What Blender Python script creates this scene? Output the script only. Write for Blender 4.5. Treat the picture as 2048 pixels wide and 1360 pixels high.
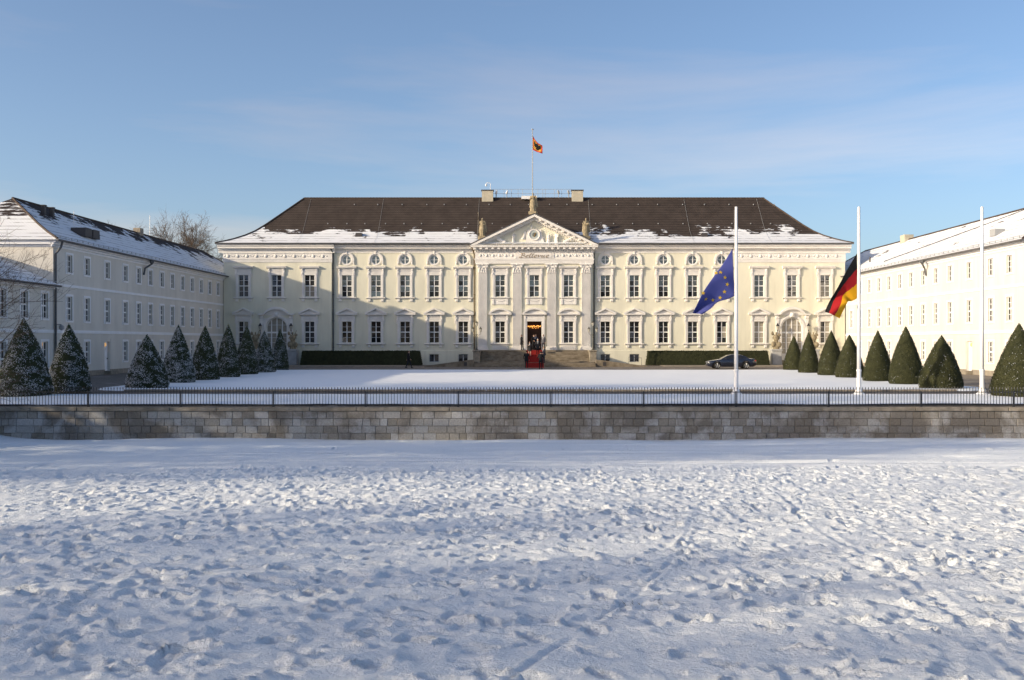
import bpy, bmesh, math, random
import numpy as np
from mathutils import Vector, Matrix, Euler

scene = bpy.context.scene
for o in list(bpy.data.objects):
    bpy.data.objects.remove(o)
R = math.radians
rnd = random.Random(7)

# ------------------------------------------------------------------ camera
EYE = 2.74                      # metres above the forecourt
cam_d = bpy.data.cameras.new("camera")
cam = bpy.data.objects.new("camera", cam_d)
scene.collection.objects.link(cam)
cam.location = (0, 0, EYE)
cam.rotation_euler = (R(90), 0, 0)
cam_d.sensor_width = 36.0
cam_d.lens = 36.0 * 2100 / 2048
cam_d.shift_x = -26 / 2048
cam_d.shift_y = 2 / 2048
cam_d.clip_end = 6000
scene.camera = cam

# ------------------------------------------------------------------ light
SUN = Vector((-3.2, -1.35, 1.0)).normalized()      # towards the sun
ELEV = math.asin(SUN.z)
world = bpy.data.worlds.new("World")
scene.world = world
world.use_nodes = True
nt = world.node_tree
bg = nt.nodes["Background"]
sky = nt.nodes.new("ShaderNodeTexSky")
sky.sky_type = 'NISHITA'
sky.sun_disc = False
sky.sun_elevation = ELEV
sky.sun_rotation = math.atan2(SUN.x, SUN.y)
sky.air_density = 0.75
sky.dust_density = 2.0
sky.ozone_density = 2.0
SKY_STRENGTH = 0.085
SUN_STRENGTH = 2.3
EXPOSURE = 1.26
tc = nt.nodes.new("ShaderNodeTexCoord")
mp = nt.nodes.new("ShaderNodeMapping")
mp.inputs["Scale"].default_value = (1.3, 1.3, 9.0)
mp.inputs["Rotation"].default_value = (0, R(1.5), 0)
mp.inputs["Location"].default_value = (7.1, 2.0, 5.6)
nt.links.new(tc.outputs["Generated"], mp.inputs["Vector"])
nz = nt.nodes.new("ShaderNodeTexNoise")
nz.inputs["Scale"].default_value = 1.5
nz.inputs["Detail"].default_value = 7
nz.inputs["Roughness"].default_value = 0.55
nz.inputs["Distortion"].default_value = 0.25
nt.links.new(mp.outputs["Vector"], nz.inputs["Vector"])
rp = nt.nodes.new("ShaderNodeMapRange")
rp.inputs["From Min"].default_value = 0.47
rp.inputs["From Max"].default_value = 0.72
rp.inputs["To Min"].default_value = 0.0
rp.inputs["To Max"].default_value = 1.0
nt.links.new(nz.outputs["Fac"], rp.inputs["Value"])
mul = nt.nodes.new("ShaderNodeMix"); mul.data_type = 'RGBA'; mul.blend_type = 'MULTIPLY'
mul.inputs["Factor"].default_value = 1.0
mul.inputs["B"].default_value = (1.58, 1.17, 0.99, 1)
nt.links.new(sky.outputs["Color"], mul.inputs["A"])
mx = nt.nodes.new("ShaderNodeMix"); mx.data_type = 'RGBA'
nt.links.new(rp.outputs["Result"], mx.inputs["Factor"])
nt.links.new(sky.outputs["Color"], mx.inputs["A"])
nt.links.new(mul.outputs["Result"], mx.inputs["B"])
nt.links.new(mx.outputs["Result"], bg.inputs["Color"])
bg.inputs["Strength"].default_value = SKY_STRENGTH

sun_d = bpy.data.lights.new("sun", 'SUN')
sun_d.energy = SUN_STRENGTH
sun_d.angle = R(0.55)
sun_d.color = (1.0, 0.84, 0.60)
sun = bpy.data.objects.new("sun", sun_d)
scene.collection.objects.link(sun)
sun.rotation_euler = (-SUN).to_track_quat('-Z', 'Y').to_euler()
sun.location = (-60, -20, 60)
vs = scene.view_settings
vs.view_transform = 'Standard'
vs.look = 'None'
vs.gamma = 1
vs.exposure = EXPOSURE
vs.use_curve_mapping = False

# ------------------------------------------------------------------ materials
def new_mat(name):
    m = bpy.data.materials.new(name)
    m.use_nodes = True
    return m, m.node_tree, m.node_tree.nodes["Principled BSDF"]

def N(t, kind, **kw):
    n = t.nodes.new(kind)
    for k, v in kw.items():
        if k in n.inputs:
            n.inputs[k].default_value = v
        else:
            setattr(n, k, v)
    return n

def col(c):
    return (c[0], c[1], c[2], 1)

def mat(name, c, rough=0.7, var=0.12, scale=3.0, bump=0.0, bscale=40.0, spec=0.3, metal=0.0, c2=None, detail=5, ior=None, coords="world"):
    m, t, b = new_mat(name)
    b.inputs["Roughness"].default_value = rough
    b.inputs["Metallic"].default_value = metal
    b.inputs["Specular IOR Level"].default_value = spec
    if ior: b.inputs["IOR"].default_value = ior
    g = N(t, "ShaderNodeNewGeometry")
    pos = g.outputs["Position"]
    if coords == "object":
        pos = N(t, "ShaderNodeTexCoord").outputs["Object"]
    if var > 0 or c2:
        n = N(t, "ShaderNodeTexNoise", Scale=scale, Detail=detail, Roughness=0.6)
        t.links.new(pos, n.inputs["Vector"])
        cr = N(t, "ShaderNodeValToRGB")
        cr.color_ramp.elements[0].position = 0.3
        cr.color_ramp.elements[1].position = 0.7
        lo = c2 if c2 else tuple(x * (1 - var) for x in c)
        hi = c if c2 else tuple(min(1, x * (1 + var * 0.5)) for x in c)
        cr.color_ramp.elements[0].color = col(lo)
        cr.color_ramp.elements[1].color = col(hi)
        t.links.new(n.outputs["Fac"], cr.inputs["Fac"])
        t.links.new(cr.outputs["Color"], b.inputs["Base Color"])
    else:
        b.inputs["Base Color"].default_value = col(c)
    if bump > 0:
        n2 = N(t, "ShaderNodeTexNoise", Scale=bscale, Detail=4)
        t.links.new(pos, n2.inputs["Vector"])
        bp = N(t, "ShaderNodeBump", Strength=bump, Distance=0.02)
        t.links.new(n2.outputs["Fac"], bp.inputs["Height"])
        t.links.new(bp.outputs["Normal"], b.inputs["Normal"])
    return m

def emis(name, c, s):
    m, t, b = new_mat(name)
    b.inputs["Base Color"].default_value = col(c)
    b.inputs["Emission Color"].default_value = col(c)
    b.inputs["Emission Strength"].default_value = s
    return m

def stucco(name, c, joints=False):
    m, t, b = new_mat(name)
    b.inputs["Roughness"].default_value = 0.85
    b.inputs["Specular IOR Level"].default_value = 0.15
    g = N(t, "ShaderNodeNewGeometry")
    n = N(t, "ShaderNodeTexNoise", Scale=0.55, Detail=8, Roughness=0.62)
    st = N(t, "ShaderNodeMapping"); st.inputs["Scale"].default_value = (1, 1, 0.35)
    t.links.new(g.outputs["Position"], st.inputs["Vector"])
    t.links.new(st.outputs["Vector"], n.inputs["Vector"])
    cr = N(t, "ShaderNodeValToRGB")
    cr.color_ramp.elements[0].position = 0.28; cr.color_ramp.elements[1].position = 0.72
    cr.color_ramp.elements[0].color = col([x * 0.86 for x in c])
    cr.color_ramp.elements[1].color = col([min(1, x * 1.04) for x in c])
    t.links.new(n.outputs["Fac"], cr.inputs["Fac"])
    ns = N(t, "ShaderNodeTexNoise", Scale=1.0, Detail=6, Roughness=0.6)
    ms = N(t, "ShaderNodeMapping"); ms.inputs["Scale"].default_value = (2.6, 2.6, 0.16)
    t.links.new(g.outputs["Position"], ms.inputs["Vector"]); t.links.new(ms.outputs["Vector"], ns.inputs["Vector"])
    rs = N(t, "ShaderNodeMapRange"); rs.inputs["From Min"].default_value = 0.52; rs.inputs["From Max"].default_value = 0.78
    rs.inputs["To Max"].default_value = 0.5
    t.links.new(ns.outputs["Fac"], rs.inputs["Value"])
    dk = N(t, "ShaderNodeMix", data_type='RGBA', blend_type='MULTIPLY'); dk.inputs["B"].default_value = (0.78, 0.77, 0.76, 1)
    t.links.new(rs.outputs["Result"], dk.inputs["Factor"]); t.links.new(cr.outputs["Color"], dk.inputs["A"])
    out = dk.outputs["Result"]
    n2 = N(t, "ShaderNodeTexNoise", Scale=30.0, Detail=3)
    t.links.new(g.outputs["Position"], n2.inputs["Vector"])
    h = n2.outputs["Fac"]
    bp = N(t, "ShaderNodeBump", Strength=0.12, Distance=0.01)
    t.links.new(h, bp.inputs["Height"])
    t.links.new(out, b.inputs["Base Color"])
    t.links.new(bp.outputs["Normal"], b.inputs["Normal"])
    return m

def roof_mat(name, z_lo, z_hi, amount, tile=(0.052, 0.041, 0.036), up=None):
    """clay tile rows; old snow lies below a ragged line and in patches"""
    m, t, b = new_mat(name)
    g = N(t, "ShaderNodeNewGeometry")
    sep = N(t, "ShaderNodeSeparateXYZ")
    t.links.new(g.outputs["Position"], sep.inputs["Vector"])
    # tile rows from height, tile columns from x+y
    row = N(t, "ShaderNodeMath", operation='MULTIPLY'); row.inputs[1].default_value = 3.1
    t.links.new(sep.outputs["Z"], row.inputs[0])
    fr = N(t, "ShaderNodeMath", operation='FRACT'); t.links.new(row.outputs[0], fr.inputs[0])
    xy = N(t, "ShaderNodeMath", operation='ADD')
    t.links.new(sep.outputs["X"], xy.inputs[0]); t.links.new(sep.outputs["Y"], xy.inputs[1])
    cm = N(t, "ShaderNodeMath", operation='MULTIPLY'); cm.inputs[1].default_value = 4.2
    t.links.new(xy.outputs[0], cm.inputs[0])
    cfr = N(t, "ShaderNodeMath", operation='PINGPONG'); cfr.inputs[1].default_value = 0.5
    t.links.new(cm.outputs[0], cfr.inputs[0])
    hsum = N(t, "ShaderNodeMath", operation='MULTIPLY_ADD'); hsum.inputs[1].default_value = 0.55
    t.links.new(cfr.outputs[0], hsum.inputs[0]); t.links.new(fr.outputs[0], hsum.inputs[2])
    # tile colour
    n = N(t, "ShaderNodeTexNoise", Scale=0.8, Detail=8, Roughness=0.7)
    t.links.new(g.outputs["Position"], n.inputs["Vector"])
    cr = N(t, "ShaderNodeValToRGB")
    cr.color_ramp.elements[0].position = 0.3; cr.color_ramp.elements[1].position = 0.75
    cr.color_ramp.elements[0].color = col([x * 0.72 for x in tile])
    cr.color_ramp.elements[1].color = col([x * 1.35 for x in tile])
    t.links.new(n.outputs["Fac"], cr.inputs["Fac"])
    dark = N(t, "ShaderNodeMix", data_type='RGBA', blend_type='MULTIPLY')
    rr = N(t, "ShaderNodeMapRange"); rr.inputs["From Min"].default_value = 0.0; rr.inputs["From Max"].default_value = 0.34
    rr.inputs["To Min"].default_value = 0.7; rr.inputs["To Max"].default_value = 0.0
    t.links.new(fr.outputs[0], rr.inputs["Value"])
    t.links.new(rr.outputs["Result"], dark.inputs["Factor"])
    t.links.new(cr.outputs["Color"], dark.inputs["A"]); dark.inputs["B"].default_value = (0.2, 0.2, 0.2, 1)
    # snow mask
    st = N(t, "ShaderNodeMapping"); st.inputs["Scale"].default_value = (0.42, 0.42, 1.1)
    t.links.new(g.outputs["Position"], st.inputs["Vector"])
    n3 = N(t, "ShaderNodeTexNoise", Scale=0.75, Detail=9, Roughness=0.66, Distortion=0.3)
    t.links.new(st.outputs["Vector"], n3.inputs["Vector"])
    zz = N(t, "ShaderNodeMapRange"); zz.clamp = False
    zz.inputs["From Min"].default_value = z_lo; zz.inputs["From Max"].default_value = z_hi
    zz.inputs["To Min"].default_value = amount; zz.inputs["To Max"].default_value = -0.5
    t.links.new(sep.outputs["Z"], zz.inputs["Value"])
    sm = N(t, "ShaderNodeMath", operation='ADD')
    cn = N(t, "ShaderNodeMath", operation='MULTIPLY_ADD'); cn.inputs[1].default_value = 2.3; cn.inputs[2].default_value = -0.65
    t.links.new(n3.outputs["Fac"], cn.inputs[0])
    t.links.new(zz.outputs["Result"], sm.inputs[0]); t.links.new(cn.outputs[0], sm.inputs[1])
    sm2 = N(t, "ShaderNodeMath", operation='MULTIPLY_ADD'); sm2.inputs[1].default_value = 0.16
    t.links.new(fr.outputs[0], sm2.inputs[0]); t.links.new(sm.outputs[0], sm2.inputs[2])
    th = N(t, "ShaderNodeMapRange"); th.inputs["From Min"].default_value = 0.56; th.inputs["From Max"].default_value = 0.63
    t.links.new(sm2.outputs[0], th.inputs["Value"])
    # thin bare tile edges that show through the snow
    ln = N(t, "ShaderNodeMath", operation='LESS_THAN'); ln.inputs[1].default_value = 0.13
    t.links.new(fr.outputs[0], ln.inputs[0])
    n4 = N(t, "ShaderNodeTexNoise", Scale=0.9, Detail=5, Roughness=0.7)
    st4 = N(t, "ShaderNodeMapping"); st4.inputs["Scale"].default_value = (0.5, 0.5, 3.0)
    t.links.new(g.outputs["Position"], st4.inputs["Vector"]); t.links.new(st4.outputs["Vector"], n4.inputs["Vector"])
    l2 = N(t, "ShaderNodeMapRange"); l2.inputs["From Min"].default_value = 0.44; l2.inputs["From Max"].default_value = 0.56
    t.links.new(n4.outputs["Fac"], l2.inputs["Value"])
    l3 = N(t, "ShaderNodeMath", operation='MULTIPLY')
    t.links.new(ln.outputs[0], l3.inputs[0]); t.links.new(l2.outputs["Result"], l3.inputs[1])
    inv = N(t, "ShaderNodeMath", operation='MULTIPLY_ADD'); inv.inputs[1].default_value = -0.78; inv.inputs[2].default_value = 1.0
    t.links.new(l3.outputs[0], inv.inputs[0])
    fac = N(t, "ShaderNodeMath", operation='MULTIPLY')
    t.links.new(th.outputs["Result"], fac.inputs[0]); t.links.new(inv.outputs[0], fac.inputs[1])
    mix = N(t, "ShaderNodeMix", data_type='RGBA')
    t.links.new(fac.outputs[0], mix.inputs["Factor"])
    t.links.new(dark.outputs["Result"], mix.inputs["A"]); mix.inputs["B"].default_value = (0.70, 0.715, 0.74, 1)
    t.links.new(mix.outputs["Result"], b.inputs["Base Color"])
    b.inputs["Roughness"].default_value = 0.8
    b.inputs["Specular IOR Level"].default_value = 0.15
    bsum = N(t, "ShaderNodeMath", operation='MULTIPLY_ADD'); bsum.inputs[1].default_value = 1.2
    t.links.new(fac.outputs[0], bsum.inputs[0]); t.links.new(hsum.outputs[0], bsum.inputs[2])
    bp = N(t, "ShaderNodeBump", Strength=0.6, Distance=0.07)
    t.links.new(bsum.outputs[0], bp.inputs["Height"]); t.links.new(bp.outputs["Normal"], b.inputs["Normal"])
    return m

def glass_mat(name, base, rough, spec_ior):
    m, t, b = new_mat(name)
    b.inputs["Base Color"].default_value = col(base)
    b.inputs["Roughness"].default_value = rough
    b.inputs["IOR"].default_value = spec_ior
    g = N(t, "ShaderNodeNewGeometry")
    n = N(t, "ShaderNodeTexNoise", Scale=2.2, Detail=2)
    t.links.new(g.outputs["Position"], n.inputs["Vector"])
    bp = N(t, "ShaderNodeBump", Strength=0.08, Distance=0.02)
    t.links.new(n.outputs["Fac"], bp.inputs["Height"]); t.links.new(bp.outputs["Normal"], b.inputs["Normal"])
    return m

def stone_mat(name):
    """blocks: tone comes from a per-block colour attribute, stains from noise"""
    m, t, b = new_mat(name)
    at = N(t, "ShaderNodeAttribute"); at.attribute_name = "tone"
    g = N(t, "ShaderNodeNewGeometry")
    n = N(t, "ShaderNodeTexNoise", Scale=0.62, Detail=8, Roughness=0.62, Distortion=0.5)
    t.links.new(g.outputs["Position"], n.inputs["Vector"])
    cr = N(t, "ShaderNodeMapRange"); cr.inputs["From Min"].default_value = 0.44; cr.inputs["From Max"].default_value = 0.58
    t.links.new(n.outputs["Fac"], cr.inputs["Value"])
    n2 = N(t, "ShaderNodeTexNoise", Scale=14.0, Detail=6, Roughness=0.7)
    t.links.new(g.outputs["Position"], n2.inputs["Vector"])
    grain = N(t, "ShaderNodeMapRange"); grain.inputs["From Min"].default_value = 0.3; grain.inputs["From Max"].default_value = 0.7
    grain.inputs["To Min"].default_value = 0.72; grain.inputs["To Max"].default_value = 1.18
    t.links.new(n2.outputs["Fac"], grain.inputs["Value"])
    stain = N(t, "ShaderNodeMix", data_type='RGBA')
    fm = N(t, "ShaderNodeMath", operation='MULTIPLY'); fm.inputs[1].default_value = 0.82
    t.links.new(cr.outputs["Result"], fm.inputs[0])
    t.links.new(fm.outputs[0], stain.inputs["Factor"])
    t.links.new(at.outputs["Color"], stain.inputs["A"]); stain.inputs["B"].default_value = (0.165, 0.142, 0.115, 1)
    mg = N(t, "ShaderNodeMix", data_type='RGBA', blend_type='MULTIPLY'); mg.inputs["Factor"].default_value = 1.0
    t.links.new(stain.outputs["Result"], mg.inputs["A"])
    cc = N(t, "ShaderNodeCombineColor")
    for k in ("Red", "Green", "Blue"): t.links.new(grain.outputs["Result"], cc.inputs[k])
    t.links.new(cc.outputs["Color"], mg.inputs["B"])
    t.links.new(mg.outputs["Result"], b.inputs["Base Color"])
    b.inputs["Roughness"].default_value = 0.9
    b.inputs["Specular IOR Level"].default_value = 0.15
    bp = N(t, "ShaderNodeBump", Strength=0.5, Distance=0.02)
    t.links.new(n2.outputs["Fac"], bp.inputs["Height"]); t.links.new(bp.outputs["Normal"], b.inputs["Normal"])
    return m

def snow_mat(name, bump=0.35, bscale=9.0, c=(0.875, 0.91, 0.93)):
    m, t, b = new_mat(name)
    b.inputs["Base Color"].default_value = col(c)
    b.inputs["Roughness"].default_value = 0.62
    b.inputs["Specular IOR Level"].default_value = 0.25
    g = N(t, "ShaderNodeNewGeometry")
    n = N(t, "ShaderNodeTexNoise", Scale=bscale, Detail=8, Roughness=0.7)
    t.links.new(g.outputs["Position"], n.inputs["Vector"])
    bp = N(t, "ShaderNodeBump", Strength=bump, Distance=0.05)
    t.links.new(n.outputs["Fac"], bp.inputs["Height"]); t.links.new(bp.outputs["Normal"], b.inputs["Normal"])
    cr = N(t, "ShaderNodeValToRGB")
    cr.color_ramp.elements[0].position = 0.3; cr.color_ramp.elements[1].position = 0.6
    cr.color_ramp.elements[0].color = col([x * 0.96 for x in c]); cr.color_ramp.elements[1].color = col(c)
    t.links.new(n.outputs["Fac"], cr.inputs["Fac"]); t.links.new(cr.outputs["Color"], b.inputs["Base Color"])
    return m

def cobble_mat(name):
    m, t, b = new_mat(name)
    g = N(t, "ShaderNodeNewGeometry")
    v = N(t, "ShaderNodeTexVoronoi", Scale=7.0)
    t.links.new(g.outputs["Position"], v.inputs["Vector"])
    n = N(t, "ShaderNodeTexNoise", Scale=0.7, Detail=8, Roughness=0.65)
    st = N(t, "ShaderNodeMapping"); st.inputs["Scale"].default_value = (0.5, 1.2, 1)
    t.links.new(g.outputs["Position"], st.inputs["Vector"]); t.links.new(st.outputs["Vector"], n.inputs["Vector"])
    mixc = N(t, "ShaderNodeMix", data_type='RGBA')
    mixc.inputs["A"].default_value = (0.095, 0.078, 0.064, 1); mixc.inputs["B"].default_value = (0.20, 0.17, 0.14, 1)
    sp = N(t, "ShaderNodeSeparateColor"); t.links.new(v.outputs["Color"], sp.inputs["Color"])
    t.links.new(sp.outputs["Red"], mixc.inputs["Factor"])
    rg = N(t, "ShaderNodeMapRange"); rg.inputs["From Min"].default_value = 0.60; rg.inputs["From Max"].default_value = 0.70
    rg.inputs["To Max"].default_value = 0.75
    t.links.new(n.outputs["Fac"], rg.inputs["Value"])
    sn = N(t, "ShaderNodeMix", data_type='RGBA')
    t.links.new(rg.outputs["Result"], sn.inputs["Factor"]); t.links.new(mixc.outputs["Result"], sn.inputs["A"])
    sn.inputs["B"].default_value = (0.7, 0.71, 0.74, 1)
    t.links.new(sn.outputs["Result"], b.inputs["Base Color"])
    b.inputs["Roughness"].default_value = 0.85
    bp = N(t, "ShaderNodeBump", Strength=0.6, Distance=0.03)
    t.links.new(v.outputs["Distance"], bp.inputs["Height"]); bp.invert = True
    t.links.new(bp.outputs["Normal"], b.inputs["Normal"])
    return m

M = {}
M['cream'] = stucco('cream_stucco', (0.725, 0.695, 0.56))
M['wing'] = stucco('wing_stucco', (0.65, 0.615, 0.555))
M['trim'] = mat('white_plaster', (0.74, 0.71, 0.67), 0.8, 0.10, 1.3, 0.08, 20)
M['wtrim'] = mat('pale_trim', (0.76, 0.76, 0.77), 0.8, 0.06, 1.3)
M['sash'] = mat('white_joinery', (0.78, 0.77, 0.75), 0.5, 0.05, 2)
M['pane'] = glass_mat('window_glass', (0.012, 0.013, 0.016), 0.04, 1.75)
M['pane_up'] = glass_mat('upper_window_glass', (0.03, 0.034, 0.04), 0.03, 2.3)
M['curtain_pane'] = glass_mat('curtained_glass', (0.30, 0.27, 0.22), 0.06, 1.7)
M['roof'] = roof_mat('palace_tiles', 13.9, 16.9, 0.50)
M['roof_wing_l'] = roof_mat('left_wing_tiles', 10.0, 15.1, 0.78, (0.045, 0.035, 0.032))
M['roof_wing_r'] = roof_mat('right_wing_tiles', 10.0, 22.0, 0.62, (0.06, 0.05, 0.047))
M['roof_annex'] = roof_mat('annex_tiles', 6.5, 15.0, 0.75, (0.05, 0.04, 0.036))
M['lead'] = mat('zinc_gutter', (0.12, 0.12, 0.125), 0.5, 0.2, 4)
M['pipe'] = mat('downpipe_grey', (0.10, 0.105, 0.11), 0.5, 0.2, 4)
M['pipe_brass'] = mat('downpipe_brown', (0.12, 0.085, 0.05), 0.5, 0.2, 4)
M['stone'] = mat('grey_sandstone', (0.34, 0.30, 0.24), 0.9, 0.3, 2.5, 0.4, 25, c2=(0.17, 0.145, 0.11))
M['step'] = mat('stair_stone', (0.27, 0.225, 0.165), 0.85, 0.3, 1.6, 0.3, 25, c2=(0.12, 0.095, 0.065))
M['statue'] = mat('weathered_sandstone', (0.36, 0.30, 0.20), 0.9, 0.3, 4.0, 0.4, 30, c2=(0.17, 0.14, 0.09))
M['plinth'] = mat('plinth_plaster', (0.40, 0.40, 0.40), 0.9, 0.2, 2.0)
M['block'] = stone_mat('granite_blocks')
M['mortar'] = mat('wall_mortar', (0.24, 0.215, 0.18), 0.95, 0.3, 5)
M['iron'] = mat('black_iron', (0.025, 0.028, 0.034), 0.5, 0.1, 5, spec=0.4)
M['snow'] = snow_mat('trodden_snow', 0.85, 24.0)
M['lawn_snow'] = snow_mat('lawn_snow', 0.25, 2.0, (0.885, 0.905, 0.92))
M['cap_snow'] = snow_mat('clinging_snow', 0.1, 9.0, (0.62, 0.64, 0.67))
M['cobble'] = cobble_mat('brown_cobbles')
M['kerb'] = mat('kerb_stone', (0.30, 0.26, 0.21), 0.9, 0.3, 3)
M['yew'] = mat('yew_foliage', (0.045, 0.058, 0.026), 0.75, 0.4, 5, c2=(0.022, 0.030, 0.014), spec=0.2)
M['yew_r'] = mat('yew_foliage_olive', (0.052, 0.054, 0.022), 0.75, 0.4, 2.2, c2=(0.026, 0.030, 0.013), spec=0.2)
M['hedge'] = mat('hedge_foliage', (0.046, 0.050, 0.022), 0.75, 0.4, 4, c2=(0.024, 0.028, 0.013), spec=0.2)
M['bark'] = mat('tree_bark', (0.135, 0.098, 0.07), 0.95, 0.3, 4, c2=(0.075, 0.055, 0.04))
M['white_pole'] = mat('white_pole_paint', (0.80, 0.79, 0.78), 0.35, 0.04, 2, spec=0.5)
M['door_dark'] = mat('dark_door_wood', (0.03, 0.02, 0.016), 0.4, 0.3, 6)
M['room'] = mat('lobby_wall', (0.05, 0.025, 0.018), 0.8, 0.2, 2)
M['gold'] = mat('gilding', (0.42, 0.26, 0.07), 0.4, 0.1, 8, metal=0.6)
M['letter'] = mat('bronze_letters', (0.26, 0.18, 0.09), 0.5, 0.1, 8)
M['clock'] = mat('clock_face', (0.42, 0.46, 0.44), 0.6, 0.15, 6)
M['clock_dark'] = mat('clock_centre', (0.15, 0.16, 0.15), 0.6, 0.15, 6)
M['carpet'] = mat('red_carpet', (0.25, 0.014, 0.012), 0.9, 0.15, 12)
M['chandelier'] = emis('lit_bulbs', (1.0, 0.42, 0.09), 1.2)
M['lamp_glow'] = emis('lit_wall_lamp', (0.9, 0.5, 0.18), 0.22)
M['lantern'] = glass_mat('lantern_glass', (0.42, 0.40, 0.34), 0.15, 1.5)
M['lamp_metal'] = mat('lamp_metal', (0.10, 0.095, 0.075), 0.45, 0.2, 6)
M['grey_metal'] = mat('grey_steel', (0.30, 0.31, 0.32), 0.45, 0.1, 6)
M['cam_white'] = mat('white_housing', (0.72, 0.72, 0.72), 0.4, 0.05, 6)
M['chimney'] = mat('chimney_render', (0.46, 0.42, 0.33), 0.85, 0.15, 3)
M['vent'] = mat('dark_hatch', (0.055, 0.05, 0.05), 0.6, 0.1, 3)

# ------------------------------------------------------------------ mesh helpers
def link(o):
    scene.collection.objects.link(o)
    return o

class MB:
    """collects shapes, then links them as one mesh object"""
    def __init__(s): s.v = []; s.f = []; s.m = []
    def face(s, pts, mi=0):
        b = len(s.v); s.v.extend([tuple(p) for p in pts]); s.f.append(tuple(range(b, b + len(pts)))); s.m.append(mi)
    def box(s, x0, x1, y0, y1, z0, z1, mi=0):
        b = len(s.v)
        s.v += [(x0, y0, z0), (x1, y0, z0), (x1, y1, z0), (x0, y1, z0), (x0, y0, z1), (x1, y0, z1), (x1, y1, z1), (x0, y1, z1)]
        for q in ((0, 3, 2, 1), (4, 5, 6, 7), (0, 1, 5, 4), (1, 2, 6, 5), (2, 3, 7, 6), (3, 0, 4, 7)):
            s.f.append(tuple(b + i for i in q)); s.m.append(mi)
        return s
    def cbox(s, x0, x1, y0, y1, z0, z1, c=0.02, mi=0):
        """box whose front (-y) edges are chamfered"""
        b = len(s.v)
        s.v += [(x0, y1, z0), (x1, y1, z0), (x1, y1, z1), (x0, y1, z1),
                (x0, y0 + c, z0), (x1, y0 + c, z0), (x1, y0 + c, z1), (x0, y0 + c, z1),
                (x0 + c, y0, z0 + c), (x1 - c, y0, z0 + c), (x1 - c, y0, z1 - c), (x0 + c, y0, z1 - c)]
        for q in ((0, 3, 2, 1), (0, 1, 5, 4), (1, 2, 6, 5), (2, 3, 7, 6), (3, 0, 4, 7), (4, 5, 9, 8), (5, 6, 10, 9), (6, 7, 11, 10), (7, 4, 8, 11), (8, 9, 10, 11)):
            s.f.append(tuple(b + i for i in q)); s.m.append(mi)
        return s
    def prism(s, poly, y0, y1, mi=0):
        """polygon in (x, z), counter-clockwise seen from -y, run from y0 (front) to y1"""
        n = len(poly); b = len(s.v)
        s.v += [(p[0], y0, p[1]) for p in poly] + [(p[0], y1, p[1]) for p in poly]
        s.f.append(tuple(range(b, b + n))); s.f.append(tuple(range(b + 2 * n - 1, b + n - 1, -1))); s.m += [mi, mi]
        for i in range(n):
            j = (i + 1) % n
            s.f.append((b + i, b + n + i, b + n + j, b + j)); s.m.append(mi)
        return s
    def runx(s, prof, x0, x1, mi=0):
        """profile of (y, z) run along x"""
        n = len(prof); b = len(s.v)
        s.v += [(x0, p[0], p[1]) for p in prof] + [(x1, p[0], p[1]) for p in prof]
        s.f.append(tuple(range(b, b + n))); s.f.append(tuple(range(b + 2 * n - 1, b + n - 1, -1))); s.m += [mi, mi]
        for i in range(n):
            j = (i + 1) % n
            s.f.append((b + i, b + n + i, b + n + j, b + j)); s.m.append(mi)
        return s
    def lathe(s, prof, c=(0, 0, 0), n=12, axis='z', mi=0, sx=1, sy=1):
        b = len(s.v)
        for (r, h) in prof:
            for k in range(n):
                a = 2 * math.pi * k / n
                p = (r * math.cos(a) * sx, r * math.sin(a) * sy, h)
                if axis == 'y': p = (p[0], h, p[1])
                if axis == 'x': p = (h, p[0], p[1])
                s.v.append((c[0] + p[0], c[1] + p[1], c[2] + p[2]))
        for i in range(len(prof) - 1):
            for k in range(n):
                k2 = (k + 1) % n
                s.f.append((b + i * n + k, b + i * n + k2, b + (i + 1) * n + k2, b + (i + 1) * n + k)); s.m.append(mi)
        s.f.append(tuple(b + k for k in range(n - 1, -1, -1))); s.m.append(mi)
        e = b + (len(prof) - 1) * n
        s.f.append(tuple(e + k for k in range(n))); s.m.append(mi)
        return s
    def tube(s, pts, r, n=6, mi=0):
        pts = [Vector(p) for p in pts]
        if not hasattr(r, '__len__'): r = [r] * len(pts)
        b = len(s.v); m = len(pts)
        for i, p in enumerate(pts):
            d = (pts[min(i + 1, m - 1)] - pts[max(i - 1, 0)]).normalized()
            u = d.cross(Vector((0, 0, 1)))
            if u.length < 1e-3: u = d.cross(Vector((0, 1, 0)))
            u.normalize(); w = d.cross(u)
            for k in range(n):
                a = 2 * math.pi * k / n
                s.v.append(tuple(p + (u * math.cos(a) + w * math.sin(a)) * r[i]))
        for i in range(m - 1):
            for k in range(n):
                k2 = (k + 1) % n
                s.f.append((b + i * n + k, b + (i + 1) * n + k, b + (i + 1) * n + k2, b + i * n + k2)); s.m.append(mi)
        s.f.append(tuple(b + k for k in range(n))); s.m.append(mi)
        e = b + (m - 1) * n
        s.f.append(tuple(e + k for k in range(n - 1, -1, -1))); s.m.append(mi)
        return s
    def ball(s, c, rx, ry=None, rz=None, n=10, k=6, mi=0, rot=None):
        ry = rx if ry is None else ry; rz = rx if rz is None else rz
        b = len(s.v)
        for i in range(k + 1):
            ph = -math.pi / 2 + math.pi * (i + 0.02) / (k + 0.04)
            for j in range(n):
                a = 2 * math.pi * j / n
                p = Vector((rx * math.cos(ph) * math.cos(a), ry * math.cos(ph) * math.sin(a), rz * math.sin(ph)))
                if rot: p = rot @ p
                s.v.append((c[0] + p.x, c[1] + p.y, c[2] + p.z))
        for i in range(k):
            for j in range(n):
                j2 = (j + 1) % n
                s.f.append((b + i * n + j, b + i * n + j2, b + (i + 1) * n + j2, b + (i + 1) * n + j)); s.m.append(mi)
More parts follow.
